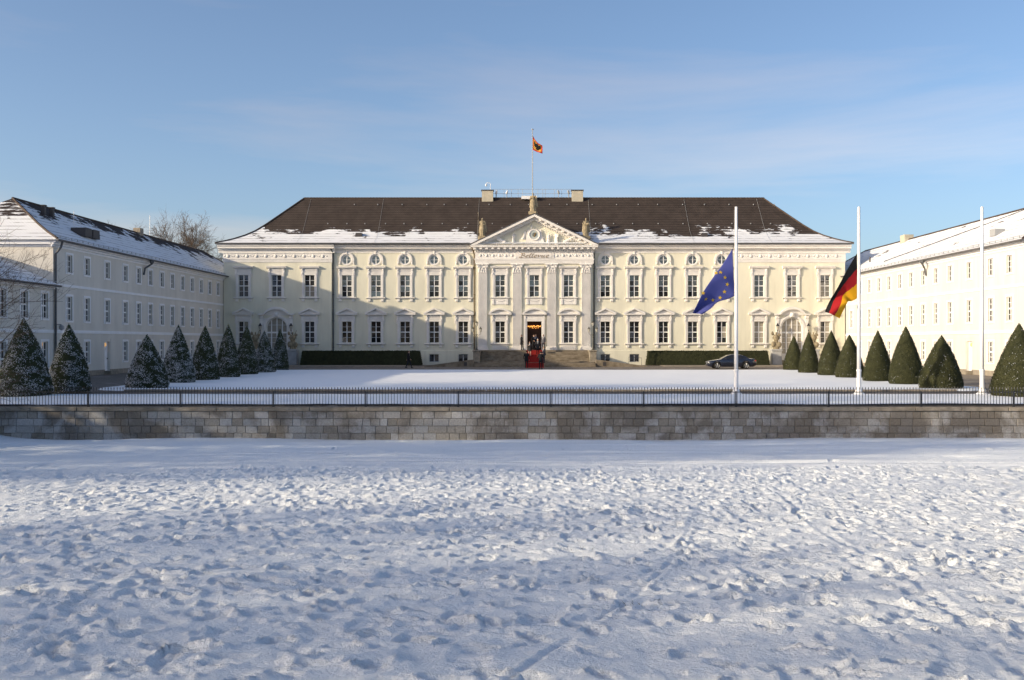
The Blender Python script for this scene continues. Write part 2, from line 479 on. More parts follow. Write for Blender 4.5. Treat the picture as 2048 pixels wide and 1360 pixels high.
        s.f.append(tuple(b + j for j in range(n - 1, -1, -1))); s.m.append(mi)
        s.f.append(tuple(b + k * n + j for j in range(n))); s.m.append(mi)
        return s
    def capsule(s, p0, r0, p1, r1, n=10):
        p0 = Vector(p0); p1 = Vector(p1); d = (p1 - p0).normalized()
        pts = []; rr = []
        for a in (-0.999, -0.8, -0.45, 0): pts.append(p0 + d * r0 * a); rr.append(r0 * math.sqrt(1 - a * a))
        for a in (0, 0.45, 0.8, 0.999): pts.append(p1 + d * r1 * a); rr.append(r1 * math.sqrt(1 - a * a))
        # own frame, kept constant along the limb
        u = d.cross(Vector((0, 0, 1)))
        if u.length < 1e-3: u = Vector((1, 0, 0))
        u.normalize(); w = d.cross(u); b = len(s.v)
        for p, r in zip(pts, rr):
            for k in range(n):
                a = 2 * math.pi * k / n
                s.v.append(tuple(p + (u * math.cos(a) + w * math.sin(a)) * max(r, 1e-4)))
        for i in range(len(pts) - 1):
            for k in range(n):
                k2 = (k + 1) % n
                s.f.append((b + i * n + k, b + (i + 1) * n + k, b + (i + 1) * n + k2, b + i * n + k2)); s.m.append(0)
        s.f.append(tuple(b + k for k in range(n))); s.m.append(0)
        e = b + (len(pts) - 1) * n
        s.f.append(tuple(e + k for k in range(n - 1, -1, -1))); s.m.append(0)
        return s
    def add(s, o, T=None):
        b = len(s.v)
        s.v += [tuple(T @ Vector(p)) for p in o.v] if T else o.v
        s.f += [tuple(b + i for i in f) for f in o.f]; s.m += o.m
        return s
    def mesh(s, name, mats, smooth=False):
        me = bpy.data.meshes.new(name)
        me.from_pydata(s.v, [], s.f)
        for m in (mats if isinstance(mats, (list, tuple)) else [mats]): me.materials.append(m)
        if any(s.m): me.polygons.foreach_set("material_index", s.m)
        if smooth: me.polygons.foreach_set("use_smooth", [True] * len(me.polygons))
        me.update()
        return me
    def build(s, name, mats, parent=None, loc=(0, 0, 0), rot=None, smooth=False):
        o = link(bpy.data.objects.new(name, s.mesh(name, mats, smooth)))
        o.location = loc
        if rot: o.rotation_euler = rot
        o.parent = parent
        return o

def empty(name, loc=(0, 0, 0), rz=0.0, parent=None):
    o = link(bpy.data.objects.new(name, None))
    o.location = loc; o.rotation_euler = (0, 0, rz); o.parent = parent
    o.empty_display_size = 0.3
    return o

def tag(o, label=None, cat=None, group=None, kind=None):
    if label: o["label"] = label
    if cat: o["category"] = cat
    if group: o["group"] = group
    if kind: o["kind"] = kind
    return o

def copy_tree(o, parent=None, loc=None):
    kids = list(o.children)
    c = link(o.copy()); c.parent = parent
    if loc is not None: c.location = loc
    for k in kids: copy_tree(k, c)
    return c

def np_mesh(name, verts, faces, mats, smooth=False, mi=None):
    """verts (n,3) and faces (m,k) numpy arrays"""
    me = bpy.data.meshes.new(name)
    nv, nf, k = len(verts), len(faces), faces.shape[1]
    me.vertices.add(nv); me.vertices.foreach_set("co", np.ascontiguousarray(verts, dtype=np.float32).ravel())
    me.loops.add(nf * k); me.loops.foreach_set("vertex_index", np.ascontiguousarray(faces, dtype=np.int32).ravel())
    me.polygons.add(nf); me.polygons.foreach_set("loop_start", np.arange(0, nf * k, k, dtype=np.int32))
    me.polygons.foreach_set("loop_total", np.full(nf, k, dtype=np.int32))
    for m in (mats if isinstance(mats, (list, tuple)) else [mats]): me.materials.append(m)
    if mi is not None: me.polygons.foreach_set("material_index", np.asarray(mi, dtype=np.int32))
    if smooth: me.polygons.foreach_set("use_smooth", np.ones(nf, dtype=bool))
    me.update(calc_edges=True); me.validate()
    return me

def hash2(ix, iy, seed):
    h = (ix.astype(np.int64) * 374761393 + iy.astype(np.int64) * 668265263 + seed * 974634777) & 0xFFFFFFFF
    h = ((h ^ (h >> 13)) * 1274126177) & 0xFFFFFFFF
    h = h ^ (h >> 16)
    return (h & 0xFFFFFF) / float(0xFFFFFF)

def vnoise(x, y, seed=0):
    ix = np.floor(x); iy = np.floor(y); fx = x - ix; fy = y - iy
    fx = fx * fx * (3 - 2 * fx); fy = fy * fy * (3 - 2 * fy)
    a = hash2(ix, iy, seed); b = hash2(ix + 1, iy, seed); c = hash2(ix, iy + 1, seed); d = hash2(ix + 1, iy + 1, seed)
    return (a * (1 - fx) + b * fx) * (1 - fy) + (c * (1 - fx) + d * fx) * fy - 0.5

def fbm(x, y, seed=0, octv=4):
    s = 0; amp = 1.0
    for k in range(octv):
        c_, s_ = math.cos(0.65 * k), math.sin(0.65 * k)
        s = s + amp * vnoise((x * c_ - y * s_) * 2 ** k + k * 3.1, (x * s_ + y * c_) * 2 ** k, seed + k * 17); amp *= 0.5
    return s
# ------------------------------------------------------------------ terrain
def field_z(y):
    return 0.74 - 0.0479 * np.clip(y, -8, 44)

def build_field():
    ys = [-140, -100, -70, -50, -35, -22, -12, -6, -1, 2, 4]
    y = 5.0
    while y < 44.0:
        ys.append(y); y += min(max(0.0045 * y, 0.024), 0.10)
    ys += [44.0, 44.3]
    xs = [-140, -110, -85, -65, -50, -40, -34, -29] + list(np.arange(-25, -9, 0.055)) + list(np.arange(-9, 9, 0.03)) + list(np.arange(9, 25.01, 0.055)) + [29, 34, 40, 50, 65, 85, 110, 140]
    ys = np.array(ys); xs = np.array(xs)
    X, Y = np.meshgrid(xs, ys)
    Z = field_z(Y)
    Z = Z + 0.10 * fbm(X * 0.16, Y * 0.16, 3, 3) + 0.035 * fbm(X * 0.9, Y * 0.9, 11, 3)
    rough = np.clip((28.5 + 2.0 * vnoise(X * 0.3, Y * 0.2, 5) * 2 - Y) / 4.0, 0, 1)
    Z = Z + (0.3 + 0.7 * rough) * (0.010 * fbm(X * 2.2, Y * 2.2, 21, 2) + 0.019 * fbm(X * 4.6, Y * 4.6, 22, 4) + 0.010 * fbm(X * 14, Y * 14, 23, 2)) + 0.006 * fbm(X * 8, Y * 3, 31, 2)
    # wheel tracks run along the foot of the wall
    for k, (yc, w, dp) in enumerate([(27.6, .2, .05), (28.6, .22, .07), (29.3, .15, .05), (30.2, .2, .07), (31.2, .25, .08), (32.1, .18, .05), (33.0, .2, .07), (34.4, .25, .08), (35.5, .2, .05), (36.4, .2, .06), (37.5, .3, .05), (38.6, .3, .06), (40.6, .25, .05), (42.2, .3, .05)]):
        wob = yc + 0.6 * np.sin(X * 0.07 + k * 1.7) + 0.5 * vnoise(X * 0.2, X * 0 + k, 41)
        d = (Y - wob) / w
        brk = np.clip(0.6 + 1.6 * vnoise(X * 0.35, Y * 0.6, 61 + k), 0.1, 1)
        Z = Z - brk * dp * 1.3 * np.exp(-d * d) + brk * dp * 0.8 * np.exp(-((np.abs(d) - 1.8) / 0.6) ** 2)
    # two sledge lines cross the trodden snow diagonally
    for (xa, ya, xb, yb, w, dp) in [(-.7, 5.0, 2.6, 15.5, .032, .018), (3.4, 5.0, 5.2, 24.0, .05, .016), (-7, 7, 8, 26, .06, .015)]:
        t = (Y - ya) / (yb - ya)
        xc = xa + (xb - xa) * t + 0.12 * np.sin(Y * 0.7)
        d = (X - xc) / w
        on = ((t > 0) & (t < 1)) * np.clip(0.75 + 1.4 * vnoise(X * 0.9, Y * 0.9, 55), 0.4, 1)
        Z = Z + on * (-dp * np.exp(-d * d) + dp * 0.55 * np.exp(-((np.abs(d) - 1.9) / 0.6) ** 2))
    # snow banked up against the left end of the wall
    Z = Z + 0.55 * np.exp(-((X + 24.5) / 2.4) ** 2 - ((Y - 44) / 3.0) ** 2)
    # footprints: people wander across the field
    rg = np.random.default_rng(5)
    prints = []
    for w in range(560):
        x = rg.uniform(-26, 26); yy = 4 + 26 * rg.random() ** 0.8
        a = rg.choice([rg.normal(0.1, 0.35), rg.normal(math.pi, 0.35), rg.uniform(0, 2 * math.pi)])
        step = rg.uniform(0.55, 0.8); side = 1
        dp = rg.uniform(0.02, 0.05)
        for k in range(int(rg.integers(10, 46))):
            a += rg.normal(0, 0.07); x += math.cos(a) * step; yy += math.sin(a) * step; side = -side
            px = x - math.sin(a) * 0.11 * side; py = yy + math.cos(a) * 0.11 * side
            prints.append((px, py, a + rg.normal(0, 0.2), dp * rg.uniform(0.6, 1.25), rg.uniform(0.7, 1.05)))
    for k in range(5200):
        prints.append((rg.uniform(-25, 25), 4.5 + 24 * rg.random(), rg.uniform(0, 6.28), rg.uniform(0.012, 0.036), rg.uniform(0.35, 1.2)))
    for (px, py, a, dp, sc) in prints:
        if not (-24.5 < px < 24.5 and 5 < py < 43): continue
        if py > 27.5 and rg.random() < min(0.97, (py - 27.5) * 0.5 + 0.5): continue
        L, W = 0.165 * sc, 0.075 * sc
        i0, i1 = np.searchsorted(xs, (px - 2.1 * L, px + 2.1 * L)); j0, j1 = np.searchsorted(ys, (py - 2.1 * L, py + 2.1 * L))
        if i1 - i0 < 2 or j1 - j0 < 2: continue
        xx = X[j0:j1, i0:i1] - px; yv = Y[j0:j1, i0:i1] - py
        u = (xx * math.cos(a) + yv * math.sin(a)) / L; v = (-xx * math.sin(a) + yv * math.cos(a)) / W
        rr = np.sqrt(u * u + v * v)
        dent = 1 / (1 + np.exp(np.clip((rr - 1) * 13, -40, 40)))
        kick = np.exp(-((rr - 1.36) / 0.22) ** 2) * (0.55 + 0.5 * np.clip(u, -1, 1))
        Z[j0:j1, i0:i1] += -dp * dent + dp * 0.62 * kick
    # broken crumbs of snow around the prints
    Z = Z + rough * 0.034 * np.clip(vnoise(X * 7.4 + Y * 2.6, Y * 7.4 - X * 2.6, 77) + vnoise(X * 12 - Y * 9, Y * 12 + X * 9, 78) * 0.6 - 0.18, 0, 1) * 3.0 * np.clip(vnoise(X * 0.8, Y * 0.8, 79) + 0.5, 0, 1)
    V = np.stack([X.ravel(), Y.ravel(), Z.ravel()], 1)
    nx, ny = len(xs), len(ys)
    idx = np.arange(nx * ny).reshape(ny, nx)
    F = np.stack([idx[:-1, :-1].ravel(), idx[:-1, 1:].ravel(), idx[1:, 1:].ravel(), idx[1:, :-1].ravel()], 1)
    o = link(bpy.data.objects.new("snow_field", np_mesh("snow_field", V, F, M['snow'], smooth=True)))
    tag(o, kind="structure")
    return o

build_field()

g = MB(); g.face([(-3000, -3000, -2.4), (3000, -3000, -2.4), (3000, 3000, -2.4), (-3000, 3000, -2.4)])
tag(g.build("ground", M['lawn_snow']), kind="structure")
g = MB(); g.box(-140, 140, 44.5, 220, -1.2, 0.0)
tag(g.build("driveway", M['cobble']), kind="structure")

def snow_sheet(name, outline_fn, x0, x1, y0, y1, step, h, seed):
    """a low slab of snow whose edge rounds down to the ground; outline_fn gives distance inside the edge"""
    xs = np.arange(x0, x1 + step * 0.5, step); ys = np.arange(y0, y1 + step * 0.5, step)
    X, Y = np.meshgrid(xs, ys)
    d = outline_fn(X, Y) + 0.25 * fbm(X * 1.1, Y * 1.1, seed, 3)
    Z = h * (1 - np.exp(-np.clip(d + 0.1, 0, None) / 0.18)) - 0.06 * (d < -0.05) + 0.05 * fbm(X * 0.35, Y * 0.35, seed + 3, 4) * np.clip(d, 0, 1)
    V = np.stack([X.ravel(), Y.ravel(), Z.ravel()], 1)
    nx, ny = len(xs), len(ys)
    idx = np.arange(nx * ny).reshape(ny, nx)
    F = np.stack([idx[:-1, :-1].ravel(), idx[:-1, 1:].ravel(), idx[1:, 1:].ravel(), idx[1:, :-1].ravel()], 1)
    o = link(bpy.data.objects.new(name, np_mesh(name, V, F, M['lawn_snow'], smooth=True)))
    return tag(o, kind="structure")

def rrect(cx, cy, hx, hy, r):
    def fn(X, Y):
        qx = np.abs(X - cx) - hx + r; qy = np.abs(Y - cy) - hy + r
        return -(np.hypot(np.maximum(qx, 0), np.maximum(qy, 0)) + np.minimum(np.maximum(qx, qy), 0) - r)
    return fn
snow_sheet("lawn", rrect(1.0, 77.4, 25.2, 19.9, 3.0), -27, 29, 56.8, 98.2, 0.22, 0.10, 3)
snow_sheet("verge", rrect(1.0, 47.6, 29.0, 5.9, 3.0), -31, 33, 44.62, 55.6, 0.14, 0.06, 9)
# pavement along the palace front and the strip of kerb round the lawn
g = MB(); g.box(-34.2, -13.0, 112.5, 119.9, 0.004, 0.06); g.box(15.0, 36.4, 112.5, 119.9, 0.004, 0.06)
tag(g.build("pavement", M['kerb']), kind="structure")
kerb = empty("kerb", (0, 0, 0)); tag(kerb, kind="structure")
kb = MB(); kb.cbox(0, 0.96, 0, 0.14, 0, 0.11, 0.015); kbm = kb.mesh("kerb_stone", M['kerb'])
for i in range(46):
    o = link(bpy.data.objects.new("kerb_stone", kbm)); o.parent = kerb; o.location = (-21.8 + i * 0.985, 57.05, 0.002 + rnd.uniform(-.01, .012)); o.rotation_euler = (0, 0, R(rnd.uniform(-.6, .6)))

# ------------------------------------------------------------------ retaining wall of granite blocks
WALL_Y = 44.0
wall = empty("stone_wall", (0, WALL_Y, -1.4))
tag(wall, "long low retaining wall of patchy grey and brown granite blocks below the railing", "wall")
w = MB(); w.box(-70, 70, 0.06, 0.5, -1.0, 1.2); w.build("wall_core", M['mortar'], wall)
cop = MB(); cop.cbox(0, 1.93, -0.08, 0.56, 1.203, 1.37, 0.02); copm = cop.mesh("coping_slab", M['stone'])
for i in range(25):
    o = link(bpy.data.objects.new("coping_slab", copm)); o.parent = wall; o.location = (-24.6 + i * 1.95, rnd.uniform(-.006, .006), rnd.uniform(-.004, .004))
rb = random.Random(21)
tones = [(0.442, 0.432, 0.417), (0.394, 0.384, 0.366), (0.367, 0.347, 0.315), (0.333, 0.309, 0.271), (0.299, 0.272, 0.234), (0.408, 0.388, 0.356), (0.275, 0.252, 0.213)]
wts = [5, 5, 4, 4, 3, 4, 1]
blocks = []
courses = [(-0.06, 0.275), (0.285, 0.575), (0.585, 0.885), (0.895, 1.197)]
for ci, (z0, z1) in enumerate(courses):
    x = -24.6 + rb.uniform(-0.3, 0)
    while x < 24.2:
        wd = rb.choice([rb.uniform(0.28, 0.42), rb.uniform(0.36, 0.52), rb.uniform(0.5, 0.78)])
        blocks.append((x, x + wd - 0.012, z0, z1, rb.choices(tones, wts)[0], rb.uniform(0, 0.014))); x += wd
def tone_attr(me, tl):
    a = me.color_attributes.new("tone", 'FLOAT_COLOR', 'POINT')
    a.data.foreach_set("color", np.array([(*c, 1) for c in tl], dtype=np.float32).ravel())
blocks.sort(key=lambda b: -(b[1] - b[0]) * (abs(b[0]) < 21.5))
rest = MB(); rest_t = []
for k, (x0, x1, z0, z1, tn, pr) in enumerate(blocks):
    if k < 300:
        b = MB(); cx, cz = (x0 + x1) / 2, (z0 + z1) / 2
        b.cbox(x0 - cx, x1 - cx, -pr, 0.12, z0 - cz, z1 - cz, 0.016)
        o = b.build("stone_block", M['block'], wall, (cx, 0, cz)); tone_attr(o.data, [tn] * 12)
    else:
        rest.cbox(x0, x1, -pr, 0.12, z0, z1, 0.016); rest_t += [tn] * 12
o = rest.build("stone_blocks", M['block'], wall); tone_attr(o.data, rest_t); tag(o, kind="stuff")
# side wall that closes the sunk field on the left, outside the picture
sw = empty("side_wall", (-23.4, 30, -1.4)); tag(sw, "stone side wall at the left end of the sunk snow field", "wall")
b = MB(); b.box(-0.5, 0, -12, 14.0, -1, 1.9); b.build("wall_core", M['mortar'], sw)
b = MB(); b.box(-0.56, 0.06, -12, 13.9, 1.9, 2.05); b.build("coping_slab", M['stone'], sw)

# ------------------------------------------------------------------ iron railing on the wall
fence = empty("iron_fence", (0, 44.25, -0.028))
tag(fence, "low black iron railing with spear tips along the top of the stone wall", "fence")
fb = MB(); fb.box(-25, 25, -0.022, 0.022, 0.045, 0.085); fb.build("bottom_rail", M['iron'], fence)
fb = MB(); fb.box(-25, 25, -0.018, 0.018, 0.60, 0.632); fb.build("top_rail", M['iron'], fence)
pk = MB()
pk.box(-0.0095, 0.0095, -0.0095, 0.0095, 0.086, 0.598); pk.box(-0.0095, 0.0095, -0.0095, 0.0095, 0.634, 0.70)
pk.lathe([(0.006, 0.70), (0.022, 0.715), (0.008, 0.735), (0.024, 0.765), (0.001, 0.845)], n=4)
pkm = pk.mesh("picket", M['iron'])
pst = MB(); pst.box(-0.026, 0.026, -0.06, -0.023, 0.0, 0.66); pst.box(-0.05, 0.05, -0.075, -0.01, 0.0, 0.04); pst.box(-0.02, 0.02, -0.023, 0.02, 0.0, 0.044)
pstm = pst.mesh("post", M['iron'])
sp = 3.895 / 31
for i in range(-6, 7):
    o = link(bpy.data.objects.new("post", pstm)); o.parent = fence; o.location = (1.09 + i * 3.895, 0, 0)
far = MB()
for i in range(-190, 190):
    x = 1.09 + (i + 0.5) * sp
    if abs(i + 4) <= 150 and abs(x) < 24.9:
        o = link(bpy.data.objects.new("picket", pkm)); o.parent = fence; o.location = (x, rnd.uniform(-.003, .003), 0)
        o.rotation_euler = (0, R(rnd.uniform(-.35, .35)), 0)
    elif abs(x) < 24.9:
        far.add(pk, Matrix.Translation((x, 0, 0)))
o = far.build("pickets", M['iron'], fence); tag(o, kind="stuff")
# ------------------------------------------------------------------ the palace
AX = 1.06                                   # axis of the front
palace = empty("palace", (AX, 120.0, 0))
tag(palace, "long cream palace with pillared gabled centre, brown hipped roof and white window frames", "palace")

def wall_mesh(mb, x0, x1, z0, z1, yf, holes, depth):
    """front wall with real openings; hole = (x0, x1, z0, z1)"""
    xs = sorted(set([x0, x1] + [h[0] for h in holes] + [h[1] for h in holes]))
    zs = sorted(set([z0, z1] + [h[2] for h in holes] + [h[3] for h in holes]))
    for i in range(len(xs) - 1):
        j = 0
        while j < len(zs) - 1:
            cx = (xs[i] + xs[i + 1]) / 2; cz = (zs[j] + zs[j + 1]) / 2
            if any(h[0] < cx < h[1] and h[2] < cz < h[3] for h in holes): j += 1; continue
            k = j
            while k + 1 < len(zs) - 1:
                cz2 = (zs[k + 1] + zs[k + 2]) / 2
                if any(h[0] < cx < h[1] and h[2] < cz2 < h[3] for h in holes): break
                k += 1
            mb.face([(xs[i], yf, zs[j]), (xs[i + 1], yf, zs[j]), (xs[i + 1], yf, zs[k + 1]), (xs[i], yf, zs[k + 1])])
            j = k + 1
    for (a, b, c, d) in holes:
        y2 = yf + depth
        mb.face([(a, yf, c), (a, y2, c), (b, y2, c), (b, yf, c)])
        mb.face([(a, yf, d), (b, yf, d), (b, y2, d), (a, y2, d)])
        mb.face([(a, yf, c), (a, yf, d), (a, y2, d), (a, y2, c)])
        mb.face([(b, yf, c), (b, y2, c), (b, y2, d), (b, yf, d)])

UP0, UP1 = 7.80, 10.26
LO0, LO1 = 2.54, 4.97
OW = 0.555
side_x = [8.12, 11.44, 14.77, 18.10, 21.43]
end_x = [25.62, 29.38, 33.15]
cen_x = [-3.9, 0.0, 3.9]

def rects(xs, z0, z1, w=OW): return [(x - w, x + w, z0, z1) for x in xs]

# walls
for s in (-1, 1):
    mb = MB()
    xs = [s * x for x in side_x]
    h = rects(xs, UP0, UP1) + rects(xs, LO0, LO1) + rects(xs, 0.34, 1.25) + [(x - .6, x + .6, 12.02 - .6, 12.02 + .6) for x in xs]
    a, b = sorted((s * 6.6, s * 23.1))
    wall_mesh(mb, a, b, 0, 13.3, 0, h, 0.34)
    for x in xs:                             # fill from the square hole to the round window
        n = 24
        for k in range(n):
            t0, t1 = 2 * math.pi * k / n, 2 * math.pi * (k + 1) / n
            def sq(t):
                c, sn = math.cos(t), math.sin(t); q = 0.6 / max(abs(c), abs(sn)); return (x + c * q, 0, 12.02 + sn * q)
            def ci(t, y=0): return (x + .53 * math.cos(t), y, 12.02 + .53 * math.sin(t))
            mb.face([ci(t0), sq(t0), sq(t1), ci(t1)]); mb.face([ci(t0), ci(t1), ci(t1, .2), ci(t0, .2)])
    mb.build("front_wall", M['cream'], palace)
    # end pavilion wall with an arched doorway in the middle bay
    mb = MB(); xs = [s * x for x in end_x]; a, b = sorted((s * 23.1, s * 35.42))
    h = rects(xs, UP0, UP1) + rects([xs[0], xs[2]], LO0, LO1) + [(xs[1] - 1.22, xs[1] + 1.22, 0.55, 5.42)]
    wall_mesh(mb, a, b, 0, 13.3, -0.3, h, 0.34)
    mb.face([(a, -.3, 0), (a, -.3, 13.3), (a, .2, 13.3), (a, .2, 0)]); mb.face([(b, -.3, 0), (b, .2, 0), (b, .2, 13.3), (b, -.3, 13.3)])
    n = 20; cx = xs[1]
    for k in range(n):                       # spandrels
        t0, t1 = math.pi * k / n, math.pi * (k + 1) / n
        def top(t): c = math.cos(t); return (cx + 1.22 * c, -.3, 5.42)
        def ar(t, y=-.3): return (cx + 1.22 * math.cos(t), y, 4.2 + 1.22 * math.sin(t))
        mb.face([ar(t0), top(t0), top(t1), ar(t1)]); mb.face([ar(t0), ar(t1), ar(t1, .04), ar(t0, .04)])
    mb.build("pavilion_wall", M['cream'], palace)
mb = MB()
h = rects(cen_x, UP0, UP1) + rects([-3.9, 3.9], LO0, LO1) + [(-.82, .82, 1.70, 4.97)]
wall_mesh(mb, -6.65, 6.65, 0, 13.4, -0.4, h, 0.34)
mb.face([(-6.65, -.4, 0), (-6.65, -.4, 13.4), (-6.65, .2, 13.4), (-6.65, .2, 0)]); mb.face([(6.65, -.4, 0), (6.65, .2, 0), (6.65, .2, 13.4), (6.65, -.4, 13.4)])
mb.build("portico_wall", M['cream'], palace)
mb = MB(); mb.box(-35.38, 35.38, 0.5, 16.2, 0, 13.2); mb.build("wall_core", M['room'], palace)
mb = MB(); mb.box(-35.41, -35.385, .21, 16.2, 0, 13.3); mb.box(35.385, 35.41, .21, 16.2, 0, 13.3); mb.build("side_wall", M['cream'], palace)

# plinth band
for a, b, y in ((-23.08, -6.67, 0), (6.67, 23.08, 0)):
    mb = MB(); s = -1 if a < 0 else 1
    h = rects([s * x for x in side_x], 0.34, 1.25)
    wall_mesh(mb, a, b, 0, 1.66, y - .05, h, .05)
    mb.face([(a, y - .05, 1.66), (b, y - .05, 1.66), (b, y, 1.69), (a, y, 1.69)])
    mb.build("plinth_band", M['cream'], palace)

# cornices
def cornice(mb, x0, x1, y):
    P = [(y + .2, 12.80), (y - .07, 12.80), (y - .07, 13.00), (y - .16, 13.06), (y - .16, 13.22), (y - .50, 13.27), (y - .50, 13.46), (y - .62, 13.56), (y - .62, 13.70), (y + .2, 13.72)]
    mb.runx(P[::-1], x0, x1)
for s in (-1, 1):
    mb = MB(); a, b = sorted((s * 6.66, s * 23.0)); cornice(mb, a, b, 0); mb.build("cornice", M['trim'], palace)
    mb = MB(); a, b = sorted((s * 22.75, s * 36.0)); cornice(mb, a, b, -.3)
    mb.build("cornice", M['trim'], palace)
    mb = MB(); a, b = sorted((s * 23.05, s * 35.46))
    mb.box(a, b, -.38, -.1, 12.10, 12.72); mb.box(a - .06, b + .06, -.44, -.1, 12.722, 12.798)
    mb.box(a, b, -.36, -.1, 11.70, 11.86); mb.box(a, b, -.39, -.1, 11.862, 12.03); mb.box(a - .03, b + .03, -.43, -.1, 12.032, 12.098)
    fr = mb.build("frieze", M['trim'], palace)
    mb = MB(); x = a + .55
    while x < b - .3:
        mb.lathe([(.17, .0), (.19, -.04), (.12, -.07), (.05, -.09)], (x, -.381, 12.42), 9, 'y')
        for d in (-1, 1): mb.ball((x + d * .42, -.385, 12.40), .15, .05, .06, 7, 4); mb.ball((x + d * .30, -.385, 12.5), .09, .04, .05, 6, 4)
        x += 1.08
    tag(mb.build("frieze_ornament", M['trim'], fr, smooth=True), kind="stuff")

# entablature of the portico
mb = MB()
mb.box(-6.75, 6.75, -.62, -.2, 11.545, 11.73); mb.box(-6.75, 6.75, -.65, -.2, 11.732, 11.95); mb.box(-6.8, 6.8, -.70, -.2, 11.952, 12.12)
mb.build("architrave", M['trim'], palace)
mb = MB(); mb.box(-6.72, 6.72, -.62, -.2, 12.122, 12.80); fr = mb.build("frieze", M['trim'], palace)
mb = MB()
for s in (-1, 1):
    for k in range(6):
        x = s * (2.55 + k * .72)
        mb.lathe([(.13, .0), (.15, -.04), (.10, -.07), (.04, -.09)], (x, -.621, 12.46), 8, 'y')
        mb.ball((x + .36, -.622, 12.46), .14, .05, .07, 7, 4); mb.ball((x + .3, -.622, 12.58), .06, .04, .05, 6, 4)
tag(mb.build("frieze_ornament", M['trim'], fr, smooth=True), kind="stuff")
mb = MB(); mb.cbox(-2.0, 2.0, -.72, -.622, 12.17, 12.76, .03); mb.box(-2.2, -2.03, -.69, -.622, 12.15, 12.78); mb.box(2.03, 2.2, -.69, -.622, 12.15, 12.78)
pl = mb.build("name_panel", M['trim'], palace)
# the name, written with a broad pen
GL = {
 'B': [[(.02, .95), (.12, 1.02), (.3, .98), (.26, .5), (.16, .05), (.05, .0), (-.06, .12)], [(.1, .9), (.5, 1.05), (.66, .82), (.5, .58), (.28, .52)], [(.3, .52), (.62, .48), (.68, .2), (.46, -.02), (.2, .03)]],
 'e': [[(.05, .28), (.36, .42), (.38, .58), (.24, .62), (.08, .45), (.06, .18), (.2, .0), (.44, .14)]],
 'l': [[(.06, .3), (.26, .85), (.28, 1.0), (.18, .98), (.1, .5), (.1, .1), (.18, .0), (.32, .12)]],
 'v': [[(.0, .5), (.1, .6), (.16, .4), (.2, .02), (.4, .35), (.42, .58), (.52, .52)]],
 'u': [[(.0, .5), (.1, .6), (.08, .2), (.16, .01), (.32, .15), (.42, .58)], [(.42, .6), (.4, .15), (.48, .0), (.6, .12)]]}
ADV = {'B': .86, 'e': .52, 'l': .38, 'v': .6, 'u': .68}
tw = sum(ADV[c] for c in "Bellevue"); sc = 3.35 / tw; x = -1.70
for ch in "Bellevue":
    mb = MB()
    for st in GL[ch]:
        pts = []
        for i in range(len(st) - 1):          # smooth the stroke
            p0 = st[max(i - 1, 0)]; p1 = st[i]; p2 = st[i + 1]; p3 = st[min(i + 2, len(st) - 1)]
            for q in range(5):
                t = q / 5
                pts.append(tuple(.5 * ((2 * p1[k]) + (-p0[k] + p2[k]) * t + (2 * p0[k] - 5 * p1[k] + 4 * p2[k] - p3[k]) * t * t + (-p0[k] + 3 * p1[k] - 3 * p2[k] + p3[k]) * t ** 3) for k in (0, 1)))
        pts.append(st[-1])
        P = [(x + sc * (p[0] + .18 * p[1]), 12.25 + .42 * p[1]) for p in pts]
        nb = (.040, .026)
        for i in range(len(P) - 1):
            (ax, az), (bx, bz) = P[i], P[i + 1]
            f = [(ax - nb[0], az - nb[1]), (bx - nb[0], bz - nb[1]), (bx + nb[0], bz + nb[1]), (ax + nb[0], az + nb[1])]
            ar = sum(f[k][0] * f[(k + 1) % 4][1] - f[(k + 1) % 4][0] * f[k][1] for k in range(4))
            if abs(ar) < 1e-4: continue
            if ar < 0: f = f[::-1]
            mb.prism(f, -.745 - .0004 * i, -.721)
    mb.build("letter", M['letter'], pl); x += ADV[ch] * sc
# dentils, brackets and the level cornice
mb = MB(); mb.box(-6.78, 6.78, -.66, -.2, 12.802, 13.02); mb.box(-6.95, 6.95, -.85, -.2, 13.10, 13.36)
mb.box(-7.2, 7.2, -1.25, -.2, 13.362, 13.52); mb.box(-7.25, 7.25, -1.30, -.2, 13.522, 13.62)
lc = mb.build("level_cornice", M['trim'], palace)
mb = MB(); k = -6.7
while k < 6.65: mb.box(k, k + .1, -.78, -.64, 12.90, 13.098); k += .19
tag(mb.build("dentils", M['trim'], lc), kind="stuff")
mb = MB()
for i in range(21): mb.box(-6.75 + i * .675 - .14, -6.75 + i * .675 + .14, -1.18, -.84, 13.14, 13.358)
tag(mb.build("brackets", M['trim'], lc), kind="stuff")
# gable
SL = (17.08 - 13.62) / 7.25
mb = MB(); mb.prism([(-7.0, 13.622), (7.0, 13.622), (0, 13.622 + 7.0 * SL)], -.45, .3); mb.build("tympanum", M['cream'], palace)
def rake(y0, y1, o0, o1, w=7.25):
    """two raking strips between vertical offsets o0 (lower) and o1 (upper)"""
    mb = MB()
    for s in (-1, 1):
        x1 = w * s
        p = [(x1, 13.625 + o0 if o0 > 0 else 13.625), (x1, 13.625 + o1), (0, 13.625 + w * SL + o1), (0, 13.625 + w * SL + o0)]
        if o0 < 0: p = [(s * (w + o0 / SL), 13.625), (x1, 13.625 + o1), (0, 13.625 + w * SL + o1), (0, 13.625 + w * SL + o0)]
        if s > 0: p = p[::-1] if False else p
        a = sum(p[i][0] * p[(i + 1) % 4][1] - p[(i + 1) % 4][0] * p[i][1] for i in range(4))
        mb.prism(p if a > 0 else p[::-1], y0, y1)
    return mb
rake(-1.32, .2, -.28, .0).build("raking_cornice", M['trim'], palace)
rc = rake(-.80, .2, -.62, -.282).build("raking_moulding", M['trim'], palace)
mb = rake(-1.36, 7.5, .002, .07, 7.35); mb.build("gable_roof", M['lead'], palace)
